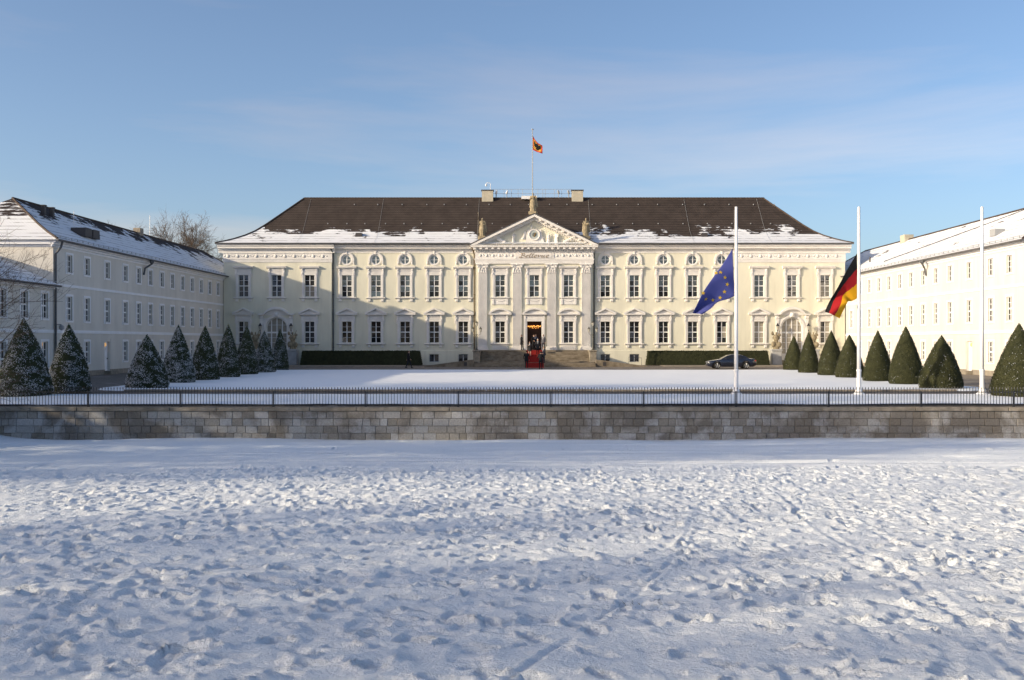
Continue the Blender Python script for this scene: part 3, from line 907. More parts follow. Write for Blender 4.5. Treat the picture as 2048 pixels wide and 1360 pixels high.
mb = MB()
for s in (-1, 1):
    for i in range(1, 11):
        x = s * i * .64; z = 13.625 + (7.25 - abs(x)) * SL
        mb.prism([(x - .13, z - .44 - s * -.13 * SL * -1), (x + .13, z - .44 - s * .13 * SL), (x + .13, z - .285 - s * .13 * SL), (x - .13, z - .285 + s * .13 * SL)], -1.2, -.79)
tag(mb.build("brackets", M['trim'], rc), kind="stuff")
mb = MB()
for s in (-1, 1):
    for i in range(2, 33):
        x = s * i * .195; z = 13.625 + (7.25 - abs(x)) * SL - .62
        if z < 13.8: continue
        mb.box(x - .05, x + .05, -.62, -.44, z - .19, z + .02)
tag(mb.build("dentils", M['trim'], rc), kind="stuff")
# medallion with its cartouche
mb = MB(); mb.prism([(-1.05, 13.63), (1.25, 13.63), (.95, 14.5), (.75, 15.4), (-.75, 15.4), (-.95, 14.5)], -.62, -.44); ct = mb.build("cartouche", M['trim'], palace)
mb = MB(); mb.lathe([(.60, 0), (.66, -.08), (.62, -.14), (.50, -.10), (.49, -.03)], (0, -.62, 14.82), 28, 'y'); cl = mb.build("clock_ring", M['trim'], palace, smooth=False)
mb = MB(); mb.lathe([(.495, 0), (.49, -.05), (.47, -.06)], (0, -.622, 14.82), 28, 'y'); mb.build("clock_face", M['clock'], palace)
mb = MB(); mb.lathe([(.25, 0), (.24, -.02)], (0, -.684, 14.82), 20, 'y'); mb.build("clock_centre", M['clock_dark'], palace)
mb = MB(); mb.prism([(-.12, 14.60), (-.04, 14.58), (.22, 15.06), (.13, 15.08)], -.735, -.71); mb.build("clock_hand", M['gold'], palace)

# ---- pilasters
def pilaster_proto():
    root = empty("pilaster", (0, 0, 0), parent=palace)
    mb = MB(); w = .5; n = 7; y0, yd = -.16, -.105
    xs = [-w]; seg = 2 * w / (2 * n + 1)
    poly = [(-w, 0), (-w, y0)]
    for i in range(n):
        a = -w + seg * (2 * i + 1); poly += [(a, y0), (a + .12 * seg, yd), (a + .88 * seg, yd), (a + seg, y0)]
    poly += [(w, y0), (w, 0)]
    nn = len(poly); b = len(mb.v)
    mb.v += [(p[0], p[1], 2.17) for p in poly] + [(p[0], p[1], 10.45) for p in poly]
    for i in range(nn - 1): mb.f.append((b + i, b + i + 1, b + nn + i + 1, b + nn + i)); mb.m.append(0)
    mb.build("shaft", M['trim'], root)
    mb = MB(); mb.cbox(-.66, .66, -.30, 0, 1.703, 1.93, .02); mb.cbox(-.60, .60, -.25, 0, 1.932, 2.06, .05); mb.cbox(-.54, .54, -.2, 0, 2.062, 2.169, .03)
    mb.build("base", M['trim'], root)
    mb = MB(); cp = [(.50, 10.452), (.52, 10.6), (.50, 10.75), (.54, 11.0), (.62, 11.25), (.70, 11.38)]
    mb.prism([(-x, z) for x, z in cp] [::-1][::-1] + [(x, z) for x, z in cp][::-1], -.17, 0)
    mb.cbox(-.74, .74, -.32, 0, 11.40, 11.543, .02); mb.cbox(-.56, .56, -.22, 0, 10.455, 10.52, .02)
    for row, (z, h, k) in enumerate(((10.53, .34, 4), (10.78, .34, 3))):
        for i in range(k):
            x = (i - (k - 1) / 2) * (1.04 / k)
            mb.ball((x, -.20, z + h * .45), .115, .07, h * .5, 7, 5); mb.ball((x, -.275, z + h * .88), .085, .06, .06, 7, 4)
    for s in (-1, 1):
        mb.lathe([(.13, 0), (.13, -.09), (.06, -.12)], (s * .52, -.19, 11.22), 12, 'y'); mb.tube([(s * .1, -.22, 11.0), (s * .3, -.25, 11.22), (s * .48, -.26, 11.33)], .05, 6)
    mb.ball((0, -.3, 11.45), .12, .07, .1, 8, 5)
    mb.build("capital", M['trim'], root)
    return root
pp = pilaster_proto()
for i, x in enumerate((-5.88, -1.96, 1.96, 5.88)):
    o = pp if i == 0 else copy_tree(pp, palace)
    o.location = (x, -.402, 0)

# ---- windows
def sash_mesh(w, h, y, cols=2, rows=4, name="sash", frame=.035, mull=.095, tran=.11, bar=.03):
    mb = MB()
    mb.box(-w, -w + frame, y - .05, y + .04, 0, h); mb.box(w - frame, w, y - .05, y + .04, 0, h)
    mb.box(-w + frame, w - frame, y - .05, y + .04, 0, frame); mb.box(-w + frame, w - frame, y - .05, y + .04, h - frame, h)
    mb.box(-mull / 2, mull / 2, y - .06, y + .04, frame, h - frame)
    for s in (-1, 1):
        a, b = (mull / 2, w - frame) if s > 0 else (-w + frame, -mull / 2)
        for r in range(1, rows):
            z = h * r / rows; t = tran if (rows % 2 == 0 and r == rows // 2) else bar
            mb.box(a, b, y - (.055 if t == tran else .03), y + .03, z - t / 2, z + t / 2)
    return mb.mesh(name, M['sash'])
def pane_boxes(w, h, y, rows=4, frame=.035, mull=.095, tran=.11, bar=.03):
    out = []
    zs = [frame]
    for r in range(1, rows):
        z = h * r / rows; t = tran if (rows % 2 == 0 and r == rows // 2) else bar
        zs += [z - t / 2, z + t / 2]
    zs.append(h - frame)
    for s in (-1, 1):
        a, b = (mull / 2, w - frame) if s > 0 else (-w + frame, -mull / 2)
        for i in range(0, len(zs), 2): out.append((a, b, zs[i], zs[i + 1]))
    return out
pane_cache = {}
def pane_obj(rect, y, m, parent, jitter=True):
    a, b, c, d = rect
    key = (round(b - a, 3), round(d - c, 3), m)
    if key not in pane_cache:
        mb = MB(); mb.box(-(b - a) / 2, (b - a) / 2, 0, .012, -(d - c) / 2, (d - c) / 2); pane_cache[key] = mb.mesh("pane", M[m])
    o = link(bpy.data.objects.new("pane", pane_cache[key])); o.parent = parent
    o.location = ((a + b) / 2, y, (c + d) / 2)
    if jitter: o.rotation_euler = (R(rnd.gauss(0, .35)), 0, R(rnd.gauss(0, .35)))
    return o

SASH_U = sash_mesh(OW, UP1 - UP0, .2); SASH_L = sash_mesh(OW, LO1 - LO0, .2)
def surround_mesh(h):
    mb = MB()
    for s in (-1, 1):
        a, b = sorted((s * (OW + .002), s * .86))
        mb.box(a, b, -.09, .01, -.09, h + .02)
        a, b = sorted((s * .70, s * .85)); mb.box(a, b, -.12, -.091, -.08, h + .01)
        a, b = sorted((s * .72, s * .93)); mb.box(a, b, -.16, -.02, h + .022, h + .70)       # console
        a, b = sorted((s * .76, s * .90)); mb.ball((s * .83, -.17, h + .60), .08, .07, .09, 8, 4); mb.ball((s * .83, -.15, h + .18), .06, .05, .12, 8, 4)
        mb.box(min(s * .88, s * .985), max(s * .88, s * .985), -.07, .01, h - .25, h + .30)
    mb.box(-.715, .715, -.10, .01, h + .002, h + .24); mb.box(-.715, .715, -.13, .01, h + .242, h + .29)
    mb.box(-.715, .715, -.06, .01, h + .292, h + .70)
    for i in range(11): mb.box(-.56 + i * .112 - .028, -.56 + i * .112 + .028, -.085, -.061, h + .35, h + .60)
    return mb.mesh("window", M['trim'])
SUR_U = surround_mesh(UP1 - UP0); SUR_L = surround_mesh(LO1 - LO0)
def hood_flat():
    mb = MB(); h = UP1 - UP0
    mb.runx([(.01, h + .70), (-.14, h + .702), (-.20, h + .76), (-.20, h + .80), (-.32, h + .83), (-.32, h + .90), (-.36, h + .93), (-.36, h + .96), (.01, h + 1.04)][::-1], -1.12, 1.12)
    return mb.mesh("hood", M['trim'])
def ped(mb, h, poly_outer, poly_inner, zb):
    # level base, raised rim, sunk field
    mb.box(-1.02, 1.02, -.20, .01, zb, zb + .06); mb.box(-1.21, 1.21, -.34, .01, zb + .062, zb + .20)
    mb.prism(poly_inner, -.12, .01)
def hood_triangle():
    mb = MB(); h = LO1 - LO0; zb = h + .702; ped(mb, h, None, [(-.95, zb + .203), (.95, zb + .203), (0, zb + .62)], zb)
    for s in (-1, 1):
        p = [(s * 1.21, zb + .203), (s * 1.24, zb + .30), (0, zb + .86), (0, zb + .68), (s * .98, zb + .203)]
        a = sum(p[i][0] * p[(i + 1) % 5][1] - p[(i + 1) % 5][0] * p[i][1] for i in range(5))
        mb.prism(p if a > 0 else p[::-1], -.36, .01)
    return mb.mesh("hood", M['trim'])
def arc_poly(w, z0, rise, n, inset=0.0):
    rad = (w * w + rise * rise) / (2 * rise); zc = z0 + rise - rad
    a = math.asin(w / rad)
    return [(rad * math.sin(-a + 2 * a * k / n), zc + rad * math.cos(-a + 2 * a * k / n)) for k in range(n + 1)]
def hood_segment(w=1.32, rise=.62):
    mb = MB(); h = LO1 - LO0; zb = h + .702
    mb.box(-1.05, 1.05, -.20, .01, zb, zb + .06); mb.box(-w, w, -.36, .01, zb + .062, zb + .19)
    o = arc_poly(w + .02, zb + .195, rise, 14); i = arc_poly(w - .24, zb + .195, rise - .19, 14)
    for k in range(14): mb.prism([o[k], i[k], i[k + 1], o[k + 1]], -.38, .01)
    mb.prism(i[::-1], -.12, .005)
    return mb.mesh("hood", M['trim'])
HOOD_F, HOOD_T, HOOD_S = hood_flat(), hood_triangle(), hood_segment()
def sill_mesh(brackets=True):
    mb = MB(); mb.runx([(.2, -.02), (-.22, -.09), (-.22, -.16), (-.15, -.22), (-.10, -.26), (.01, -.26)], -1.09, 1.09)
    for s in (-1, 1) if brackets else ():
        a, b = sorted((s * .58, s * .90)); mb.cbox(a, b, -.13, .01, -.56, -.262, .03)
    return mb.mesh("sill", M['trim'])
SILL, SILL_P = sill_mesh(), sill_mesh(False)
SILL_L = SILL

def window(x, z, y, sur, sash, hood, sill, h, paneset, rows=4):
    o = link(bpy.data.objects.new("window", sur)); o.parent = palace; o.location = (x, y, z)
    for nm, me in (("sash", sash), ("hood", hood), ("sill", sill)):
        if me is None: continue
        c = link(bpy.data.objects.new(nm, me)); c.parent = o
    for k, r in enumerate(pane_boxes(OW, h, .2, rows)):
        m = paneset(k) if callable(paneset) else paneset
        pane_obj(r, .2, m, o)
    return o
# a few windows have pale blinds or curtains behind the glass
blind_up = {(8.12, 1): (2, 3), (-21.43, 1): (3, 7), (-14.77, 1): (0, 1), (33.15, 0): (0, 4), (-33.15, 0): (0, 4), (-29.38, 0): (0,)}
for s in (-1, 1):
    for x in side_x:
        window(s * x, UP0, 0, SUR_U, SASH_U, HOOD_F, SILL, UP1 - UP0, (lambda k, q=rnd.random(): 'pane_up' if (k % 4 > 0 or q < .6) else 'pane'))
        far = (s > 0 and x > 21)
        window(s * x, LO0, 0, SUR_L, SASH_L, HOOD_T, SILL, LO1 - LO0, (lambda k, f=far: 'curtain_pane' if f and k in (5, 6) else 'pane'))
    for i, x in enumerate(end_x):
        window(s * x, UP0, -.3, SUR_U, SASH_U, HOOD_F, SILL, UP1 - UP0, (lambda k, q=rnd.random(), s=s: 'curtain_pane' if (s < 0 and k % 4 < 2 and q < .8) else 'pane_up'))
        if i != 1: window(s * x, LO0, -.3, SUR_L, SASH_L, HOOD_T, SILL, LO1 - LO0, (lambda k, s=s, i=i: 'curtain_pane' if (s > 0 and i == 0 or k > 3 and i == 2) else 'pane'))
for i, x in enumerate(cen_x):
    o = window(x, UP0, -.4, SUR_U, SASH_U, HOOD_F, SILL_P, UP1 - UP0, 'pane_up')
    mb = MB(); mb.box(-.62, .62, -.07, .01, -.90, -.262)
    for s in (-1, 1): a, b = sorted((s * .63, s * .92)); mb.cbox(a, b, -.14, .01, -.92, -.262, .03)
    for k in range(9): q = (k - 4) / 4; mb.ball((q * .5, -.08, -.40 - .13 * (1 - q * q)), .075, .05, .05, 6, 4)
    mb.build("garland_panel", M['trim'], o)
    if i != 1:
        o = window(x, LO0, -.4, SUR_L, SASH_L, HOOD_S, SILL_P, LO1 - LO0, 'pane')
        mb = MB(); mb.box(-.9, .9, -.06, .01, -.80, -.262)
        for k in range(8): mb.prism([(-.75 + k * .2, -.72), (-.68 + k * .2, -.72), (-.6 + k * .2, -.34), (-.67 + k * .2, -.34)], -.10, -.061)
        mb.build("apron", M['trim'], o)

# round attic windows
mb = MB()
n = 24
for k in range(n):
    t0, t1 = 2 * math.pi * k / n, 2 * math.pi * (k + 1) / n
    f = lambda r, t: (r * math.cos(t), r * math.sin(t))
    mb.prism([f(.535, t0), f(.66, t0), f(.66, t1), f(.535, t1)], -.07, .01)
for k in range(12):
    t0, t1 = math.pi * (k - .7) / 10.6, math.pi * (k + .3) / 10.6
    mb.prism([f(.665, t0), f(.86, t0), f(.86, t1), f(.665, t1)], -.15, .01)
for s in (-1, 1): a, b = sorted((s * .67, s * .88)); mb.cbox(a, b, -.16, .01, -.42, -.20, .03); mb.ball((s * .8, -.1, -.45), .09, .08, .12, 8, 4)
mb.cbox(-.09, .09, -.2, .01, .62, .98, .03)
OC = mb.mesh("window", M['trim'])
mb = MB(); mb.box(-.045, .045, .06, .13, -.52, .52); mb.box(-.52, -.05, .07, .12, -.02, .02); mb.box(.05, .52, .07, .12, -.02, .02)
for k in range(n):
    t0, t1 = 2 * math.pi * k / n, 2 * math.pi * (k + 1) / n
    mb.prism([f(.46, t0), f(.528, t0), f(.528, t1), f(.46, t1)], .05, .13)
OCS = mb.mesh("sash", M['sash'])
mb = MB(); mb.lathe([(.529, .14), (.528, .16)], (0, 0, 0), 24, 'y'); OCP = mb.mesh("pane", M['pane_up'])
for s in (-1, 1):
    for x in side_x:
        o = link(bpy.data.objects.new("window", OC)); o.parent = palace; o.location = (s * x, 0, 12.02)
        for nm, me in (("sash", OCS), ("pane", OCP)):
            c = link(bpy.data.objects.new(nm, me)); c.parent = o
# cellar windows where the hedges leave them open
mb = MB(); h = .91
mb.box(-OW, OW, .18, .26, 0, .06); mb.box(-OW, OW, .18, .26, h - .06, h)
for a, b in ((-OW, -OW + .06), (-.05, .05), (OW - .06, OW)): mb.box(a, b, .17, .27, .06, h - .06)
CW = mb.mesh("window", M['sash'])
mb = MB()
for k in range(9): x = -.48 + k * .12; mb.box(x - .011, x + .011, .02, .045, .0, h)
CB = mb.mesh("grille", M['iron'])
for s in (-1, 1):
    for j, x in enumerate(side_x):
        o = link(bpy.data.objects.new("window", CW)); o.parent = palace; o.location = (s * x, -.05, .34)
        c = link(bpy.data.objects.new("grille", CB)); c.parent = o
        for r in ((-OW + .06, -.05, .06, h - .06), (.05, OW - .06, .06, h - .06)): pane_obj(r, .24, 'pane', o)

# ---- arched garden doors in the end pavilions
def arch_door(x):
    mb = MB(); f = lambda r, t: (r * math.cos(t), 4.2 + r * math.sin(t))
    for k in range(18):
        t0, t1 = math.pi * k / 18, math.pi * (k + 1) / 18
        mb.prism([f(1.222, t0), f(1.50, t0), f(1.50, t1), f(1.222, t1)], -.10, .01)
        mb.prism([f(1.34, t0), f(1.48, t0), f(1.48, t1), f(1.34, t1)], -.14, -.101)
    for s in (-1, 1):
        a, b = sorted((s * 1.222, s * 1.50)); mb.box(a, b, -.10, .01, .56, 4.199)
        a, b = sorted((s * 1.51, s * 1.86)); mb.box(a, b, -.15, .01, .56, 5.3); mb.cbox(a - .05, b + .05, -.22, .01, 5.302, 5.66, .04)
        a, b = sorted((s * 1.56, s * 1.80)); mb.box(a, b, -.18, -.151, 3.4, 4.9)
    mb.cbox(-.24, .24, -.30, .01, 5.44, 6.0, .05); mb.ball((0, -.3, 5.75), .2, .12, .22, 8, 5)
    for k in range(18):
        t0, t1 = math.pi * k / 18, math.pi * (k + 1) / 18
        g0, g1 = (1.5 * math.cos(t0), 5.8), (1.5 * math.cos(t1), 5.8)
        mb.prism([f(1.502, t0), (1.502 * math.cos(t0), max(5.3, 4.2 + 1.502 * math.sin(t0)) + .02), (1.502 * math.cos(t1), max(5.3, 4.2 + 1.502 * math.sin(t1)) + .02), f(1.502, t1)], -.06, .01)
    o = mb.build("arched_door", M['trim'], palace, (x, -.3, 0))
    mb = MB(); A = arc_poly(1.45, 5.86, .78, 16); B = arc_poly(1.38, 5.72, .62, 16)
    path_o = [(-2.06, 5.86)] + A + [(2.06, 5.86)]; path_i = [(-2.0, 5.66)] + B + [(2.0, 5.66)]
    for k in range(len(path_o) - 1): mb.prism([path_o[k], path_i[k], path_i[k + 1], path_o[k + 1]], -.42, .005)
    mb.prism([(-1.4, 5.665), (1.4, 5.665)] + [(p[0], p[1] + .02) for p in B[::-1]], -.09, .004)
    mb.build("hood", M['trim'], o)
    mb = MB(); yb = .22
    mb.box(-1.22, 1.22, yb - .06, yb + .04, 3.62, 3.80)
    for xx in (-.62, 0, .62): mb.box(xx - .06, xx + .06, yb - .05, yb + .04, .56, 3.619); zt = 4.2 + math.sqrt(1.2 ** 2 - xx * xx); mb.box(xx - .05, xx + .05, yb - .05, yb + .04, 3.801, zt)
    for s in (-1, 1): a, b = sorted((s * 1.1, s * 1.22)); mb.box(a, b, yb - .05, yb + .04, .56, 3.619); mb.box(a, b, yb - .05, yb + .04, 3.801, 4.3)
    for k in range(18):
        t0, t1 = math.pi * k / 18, math.pi * (k + 1) / 18
        mb.prism([f(1.12, t0), f(1.218, t0), f(1.218, t1), f(1.12, t1)], yb - .052, yb + .03)
    mb.box(-1.1, 1.1, yb - .04, yb + .03, .56, 1.3)
    for z in (1.9, 2.55, 3.1): mb.box(-1.1, 1.1, yb - .02, yb + .02, z, z + .03)
    mb.box(-1.1, 1.1, yb - .02, yb + .02, 4.55, 4.58)
    mb.build("sash", M['sash'], o)
    for (a, b) in ((-1.1, -.68), (-.56, -.06), (.06, .56), (.68, 1.1)):
        pane_obj((a, b, 1.3, 3.62), yb + .02, 'curtain_pane', o)
        zt = 4.2 + math.sqrt(1.1 ** 2 - (min(abs(a), abs(b))) ** 2)
        p = [(a, 3.8), (b, 3.8)] + [(b + (a - b) * k / 5, 4.2 + math.sqrt(max(0, 1.15 ** 2 - (b + (a - b) * k / 5) ** 2))) for k in range(6)]
        mb = MB(); mb.prism(p, yb + .02, yb + .03); mb.build("pane", M['curtain_pane'], o)
    mb = MB(); mb.box(-1.5, 1.5, -.9, -.101, 0, .34); mb.box(-1.4, 1.4, -.5, -.103, .342, .555); mb.build("threshold", M['stone'], o)
    return o
arch_door(-29.38); arch_door(29.38)

# ---- main doorway
mb = MB()
for s in (-1, 1):
    a, b = sorted((s * .822, s * 1.10)); mb.box(a, b, -.12, .01, 1.703, 4.98); a, b = sorted((s * .98, s * 1.18)); mb.box(a, b, -.16, -.121, 1.704, 5.66)
mb.box(-1.1, 1.1, -.12, .01, 4.982, 5.3); mb.box(-.97, .97, -.08, .01, 5.302, 5.67)
dr = mb.build("main_door", M['trim'], palace, (0, -.4, 0))
hs = hood_segment(1.40, .66)
c = link(bpy.data.objects.new("hood", hs)); c.parent = dr; c.location = (0, 0, LO0)
mb = MB()
mb.face([(-.82, .34, 1.7), (-.82, 1.9, 1.7), (-.82, 1.9, 4.97), (-.82, .34, 4.97)]); mb.face([(.82, .34, 1.7), (.82, .34, 4.97), (.82, 1.9, 4.97), (.82, 1.9, 1.7)])
mb.face([(-.82, .34, 4.97), (-.82, 1.9, 4.97), (.82, 1.9, 4.97), (.82, .34, 4.97)]); mb.face([(-.82, 1.9, 1.7), (.82, 1.9, 1.7), (.82, 1.9, 4.97), (-.82, 1.9, 4.97)])
mb.face([(-.82, -.1, 1.706), (.82, -.1, 1.706), (.82, 1.9, 1.706), (-.82, 1.9, 1.706)])
mb.build("vestibule", M['room'], dr)
mb = MB()
for s in (-1, 1):
    a, b = sorted((s * .02, s * .8)); mb.box(a, b, 1.5, 1.56, 1.71, 4.1)
mb.build("door_leaf", M['door_dark'], dr)
mb = MB()
for s in (-1, 1): a, b = sorted((s * .14, s * .68)); mb.box(a, b, 1.47, 1.499, 2.3, 3.95)
mb.build("door_glass", M['pane'], dr)
mb = MB(); rc = random.Random(3)
for k in range(34): mb.ball((-.74 + 1.48 * k / 33, .75 + rc.uniform(-.2, .2), 4.42 + rc.uniform(-.05, .07)), .035, n=6, k=4)
for k in range(10): mb.ball((rc.uniform(-.6, .6), .75, 4.25 + rc.uniform(-.04, .06)), .03, n=6, k=4)
chd = tag(mb.build("chandelier", M['chandelier'], None, (AX, 119.6, 0)), "ceiling lamp of glowing orange bulbs inside the main doorway", "chandelier")

# ---- roof
prof = [(0, 13.86), (.8, 14.12), (1.7, 14.48), (2.7, 14.98), (3.6, 15.56), (4.6, 16.42), (6.2, 17.96), (8.37, 20.05)]
X0, X1, Y0, Y1 = -36.2, 36.2, -.95, -.95 + 2 * 8.37
mb = MB()
for i in range(len(prof) - 1):
    (d0, z0), (d1, z1) = prof[i], prof[i + 1]
    A = [(X0 + d0, Y0 + d0, z0), (X1 - d0, Y0 + d0, z0), (X1 - d0, Y1 - d0, z0), (X0 + d0, Y1 - d0, z0)]
    B = [(X0 + d1, Y0 + d1, z1), (X1 - d1, Y0 + d1, z1), (X1 - d1, Y1 - d1, z1), (X0 + d1, Y1 - d1, z1)]
    for k in range(4):
        q = (k + 1) % 4
        if i == len(prof) - 2 and k in (1, 3): mb.face([A[k], A[q], B[k]])
        else: mb.face([A[k], A[q], B[q], B[k]])
mb.face([(X0, Y0, 13.8), (X0, Y1, 13.8), (X1, Y1, 13.8), (X1, Y0, 13.8)])
for a, b in (((X0, Y0), (X1, Y0)), ((X1, Y0), (X1, Y1)), ((X1, Y1), (X0, Y1)), ((X0, Y1), (X0, Y0))):
    mb.face([(a[0], a[1], 13.8), (b[0], b[1], 13.8), (b[0], b[1], 13.86), (a[0], a[1], 13.86)])
roof = mb.build("roof", M['roof'], palace)
# ridge and hip tiles
rt = MB(); rt.lathe([(.11, 0), (.15, .02), (.125, .36)], (0, 0, 0), 8, 'x'); rtm = rt.mesh("ridge_tile", mat('ridge_clay', (0.07, 0.05, 0.04), .8, .4, 3))
x = X0 + 8.37
while x < X1 - 8.4:
    o = link(bpy.data.objects.new("ridge_tile", rtm)); o.parent = roof; o.location = (x, Y0 + 8.37, 20.04); x += .36
for s in (-1, 1):
    mb = MB(); pts = [((X0 + d) if s < 0 else (X1 - d), Y0 + d, z + .03) for d, z in prof]; mb.tube(pts, .10, 6); mb.build("hip_tiles", rtm.materials[0], roof)
    mb = MB(); pts = [((X0 + d) if s < 0 else (X1 - d), Y1 - d, z + .03) for d, z in prof]; mb.tube(pts, .10, 6); mb.build("hip_tiles", rtm.materials[0], roof)
# gutters and pipes
def gutter(x0, x1, y):
    mb = MB(); mb.runx([(y + .1, 13.72), (y - .06, 13.72), (y - .12, 13.80), (y - .12, 13.87), (y + .1, 13.87)][::-1], x0, x1); mb.build("gutter", M['lead'], palace)
gutter(-22.9, -7.3, -.92); gutter(7.3, 22.9, -.92); gutter(-36.2, -22.92, -1.0); gutter(22.92, 36.2, -1.0)
def downpipe(x, y, m, z0=.1):
    mb = MB(); mb.tube([(x - .25, y - .75, 13.72), (x - .2, y - .6, 13.3), (x, y - .12, 12.6), (x, y - .12, z0)], .075, 8)
    for z in (11, 8, 5, 2): mb.box(x - .1, x + .1, y - .2, y, z, z + .06)
    mb.build("downpipe", M[m], palace)
downpipe(-22.95, 0, 'pipe', 1.6); downpipe(-6.85, 0, 'pipe_brass'); downpipe(6.85, 0, 'pipe'); downpipe(22.95, 0, 'pipe', 1.6)
# roof hatches, snow hooks, lightning wires
def roof_z(d):
    for (a, za), (b, zb) in zip(prof, prof[1:]):
        if a <= d <= b: return za + (zb - za) * (d - a) / (b - a)
for s in (-1, 1):
    x = -20.3 if s < 0 else 19.7
    mb = MB(); d = 2.4; z = roof_z(d); mb.prism([(x - .42, z - .15), (x + .42, z - .15), (x + .34, z + .42), (x - .34, z + .42)], Y0 + d - .1, Y0 + d + 1.2); mb.build("roof_hatch", M['vent'], roof)
    for x in (s * 6.6, s * 27.0, s * 18.2):
        mb = MB(); mb.tube([(x, Y0 + d, z + .05) for d, z in prof], .011, 4); mb.build("lightning_wire", M['grey_metal'], roof)
mb = MB(); hk = random.Random(4)
for d in (4.7, 7.4):
    x = -29 + d
    while x < 29:
        mb.box(x - .05, x + .05, Y0 + d - .12, Y0 + d, roof_z(d) + .0, roof_z(d) + .12); x += hk.uniform(2.0, 3.1)
tag(mb.build("snow_hooks", M['grey_metal'], roof), kind="stuff")
# chimneys and roof platform
RY = Y0 + 8.37
for s, xc in ((-1, -5.6), (1, 5.28)):
    mb = MB(); mb.box(xc - .68, xc + .68, RY - .5, RY + .5, 19.6, 20.92); ch = mb.build("chimney", M['chimney'], roof)
    mb = MB(); mb.box(xc - .76, xc + .76, RY - .58, RY + .58, 20.922, 21.03); mb.build("chimney_cap", M['vent'], ch)
mb = MB()
for x in (-4.6, -3.6, -2.7, -1.9, -1.35, .5, 1.1, 1.4, 2.5, 3.4, 4.3): mb.tube([(x, RY, 20.0), (x, RY, 21.15 if x not in (-1.35, .5) else 21.2)], .022, 5)
for z in (20.62, 21.15): mb.tube([(-4.9, RY, z), (4.6, RY, z)], .02, 5)
mb.build("roof_railing", M['grey_metal'], roof)
mb = MB(); mb.box(-1.5, .4, RY - .6, RY + .2, 19.9, 20.28); mb.build("roof_platform", M['cam_white'], roof)
# ------------------------------------------------------------------ side wings and their lower annexes
BAYS = [2.7, 5.9, 9.9, 13.8, 16.9, 19.85, 22.9, 25.85, 28.9, 31.9, 34.95, 38.0, 41.1]
ww = .50
def wing_sash(h, rows):
    return sash_mesh(ww, h, .15, 2, rows, "sash", .055, .10, .12 if rows == 4 else .05, .04)
def wing_surround(h):
    mb = MB(); y = -.035
    mb.box(-ww - .17, -ww - .002, y, .01, -.16, h + .17); mb.box(ww + .002, ww + .17, y, .01, -.16, h + .17)
    mb.box(-ww, ww, y, .01, h + .002, h + .17); mb.box(-ww, ww, y - .04, .01, -.16, -.012)
    return mb.mesh("window", M['wtrim'])
def wing_reveal(h):
    mb = MB(); mb.box(-ww, ww, -.05, .095, -.01, .02); return mb.mesh("sill", M['vent'])
KINDS_W = {k: (wing_surround(h), wing_sash(h, r), wing_reveal(h), h) for k, (h, r) in {'top': (1.31, 3), 'mid': (1.80, 4), 'low': (1.63, 4), 'door': (2.30, 4)}.items()}
wp_cache = {}
def wing_pane(h):
    if h not in wp_cache:
        mb = MB(); mb.box(-ww, ww, .15, .16, 0, h); wp_cache[h] = mb.mesh("pane", M['pane'])
    return wp_cache[h]
def wing_window(root, x, z, kind):
    sur, sa, si, h = KINDS_W[kind]
    o = link(bpy.data.objects.new("window", sur)); o.parent = root; o.location = (x, 0, z)
    for nm, me in (("sash", sa), ("sill", si), ("pane", wing_pane(h))):
        c = link(bpy.data.objects.new(nm, me)); c.parent = o

def hip_roof(mb, x0, x1, y0, y1, z0, prof, hip0=True, hip1=True):
    for i in range(len(prof) - 1):
        (d0, a), (d1, b) = prof[i], prof[i + 1]
        e0, e1 = (d0, d1) if hip0 else (0, 0); g0, g1 = (d0, d1) if hip1 else (0, 0)
        A = [(x0 + e0, y0 + d0, z0 + a), (x1 - g0, y0 + d0, z0 + a), (x1 - g0, y1 - d0, z0 + a), (x0 + e0, y1 - d0, z0 + a)]
        B = [(x0 + e1, y0 + d1, z0 + b), (x1 - g1, y0 + d1, z0 + b), (x1 - g1, y1 - d1, z0 + b), (x0 + e1, y1 - d1, z0 + b)]
        last = i == len(prof) - 2
        mb.face([A[0], A[1], B[1], B[0]]); mb.face([A[2], A[3], B[3], B[2]])
        mb.face([A[1], A[2], B[1]] if last else [A[1], A[2], B[2], B[1]])
        mb.face([A[3], A[0], B[0]] if last else [A[3], A[0], B[0], B[3]])

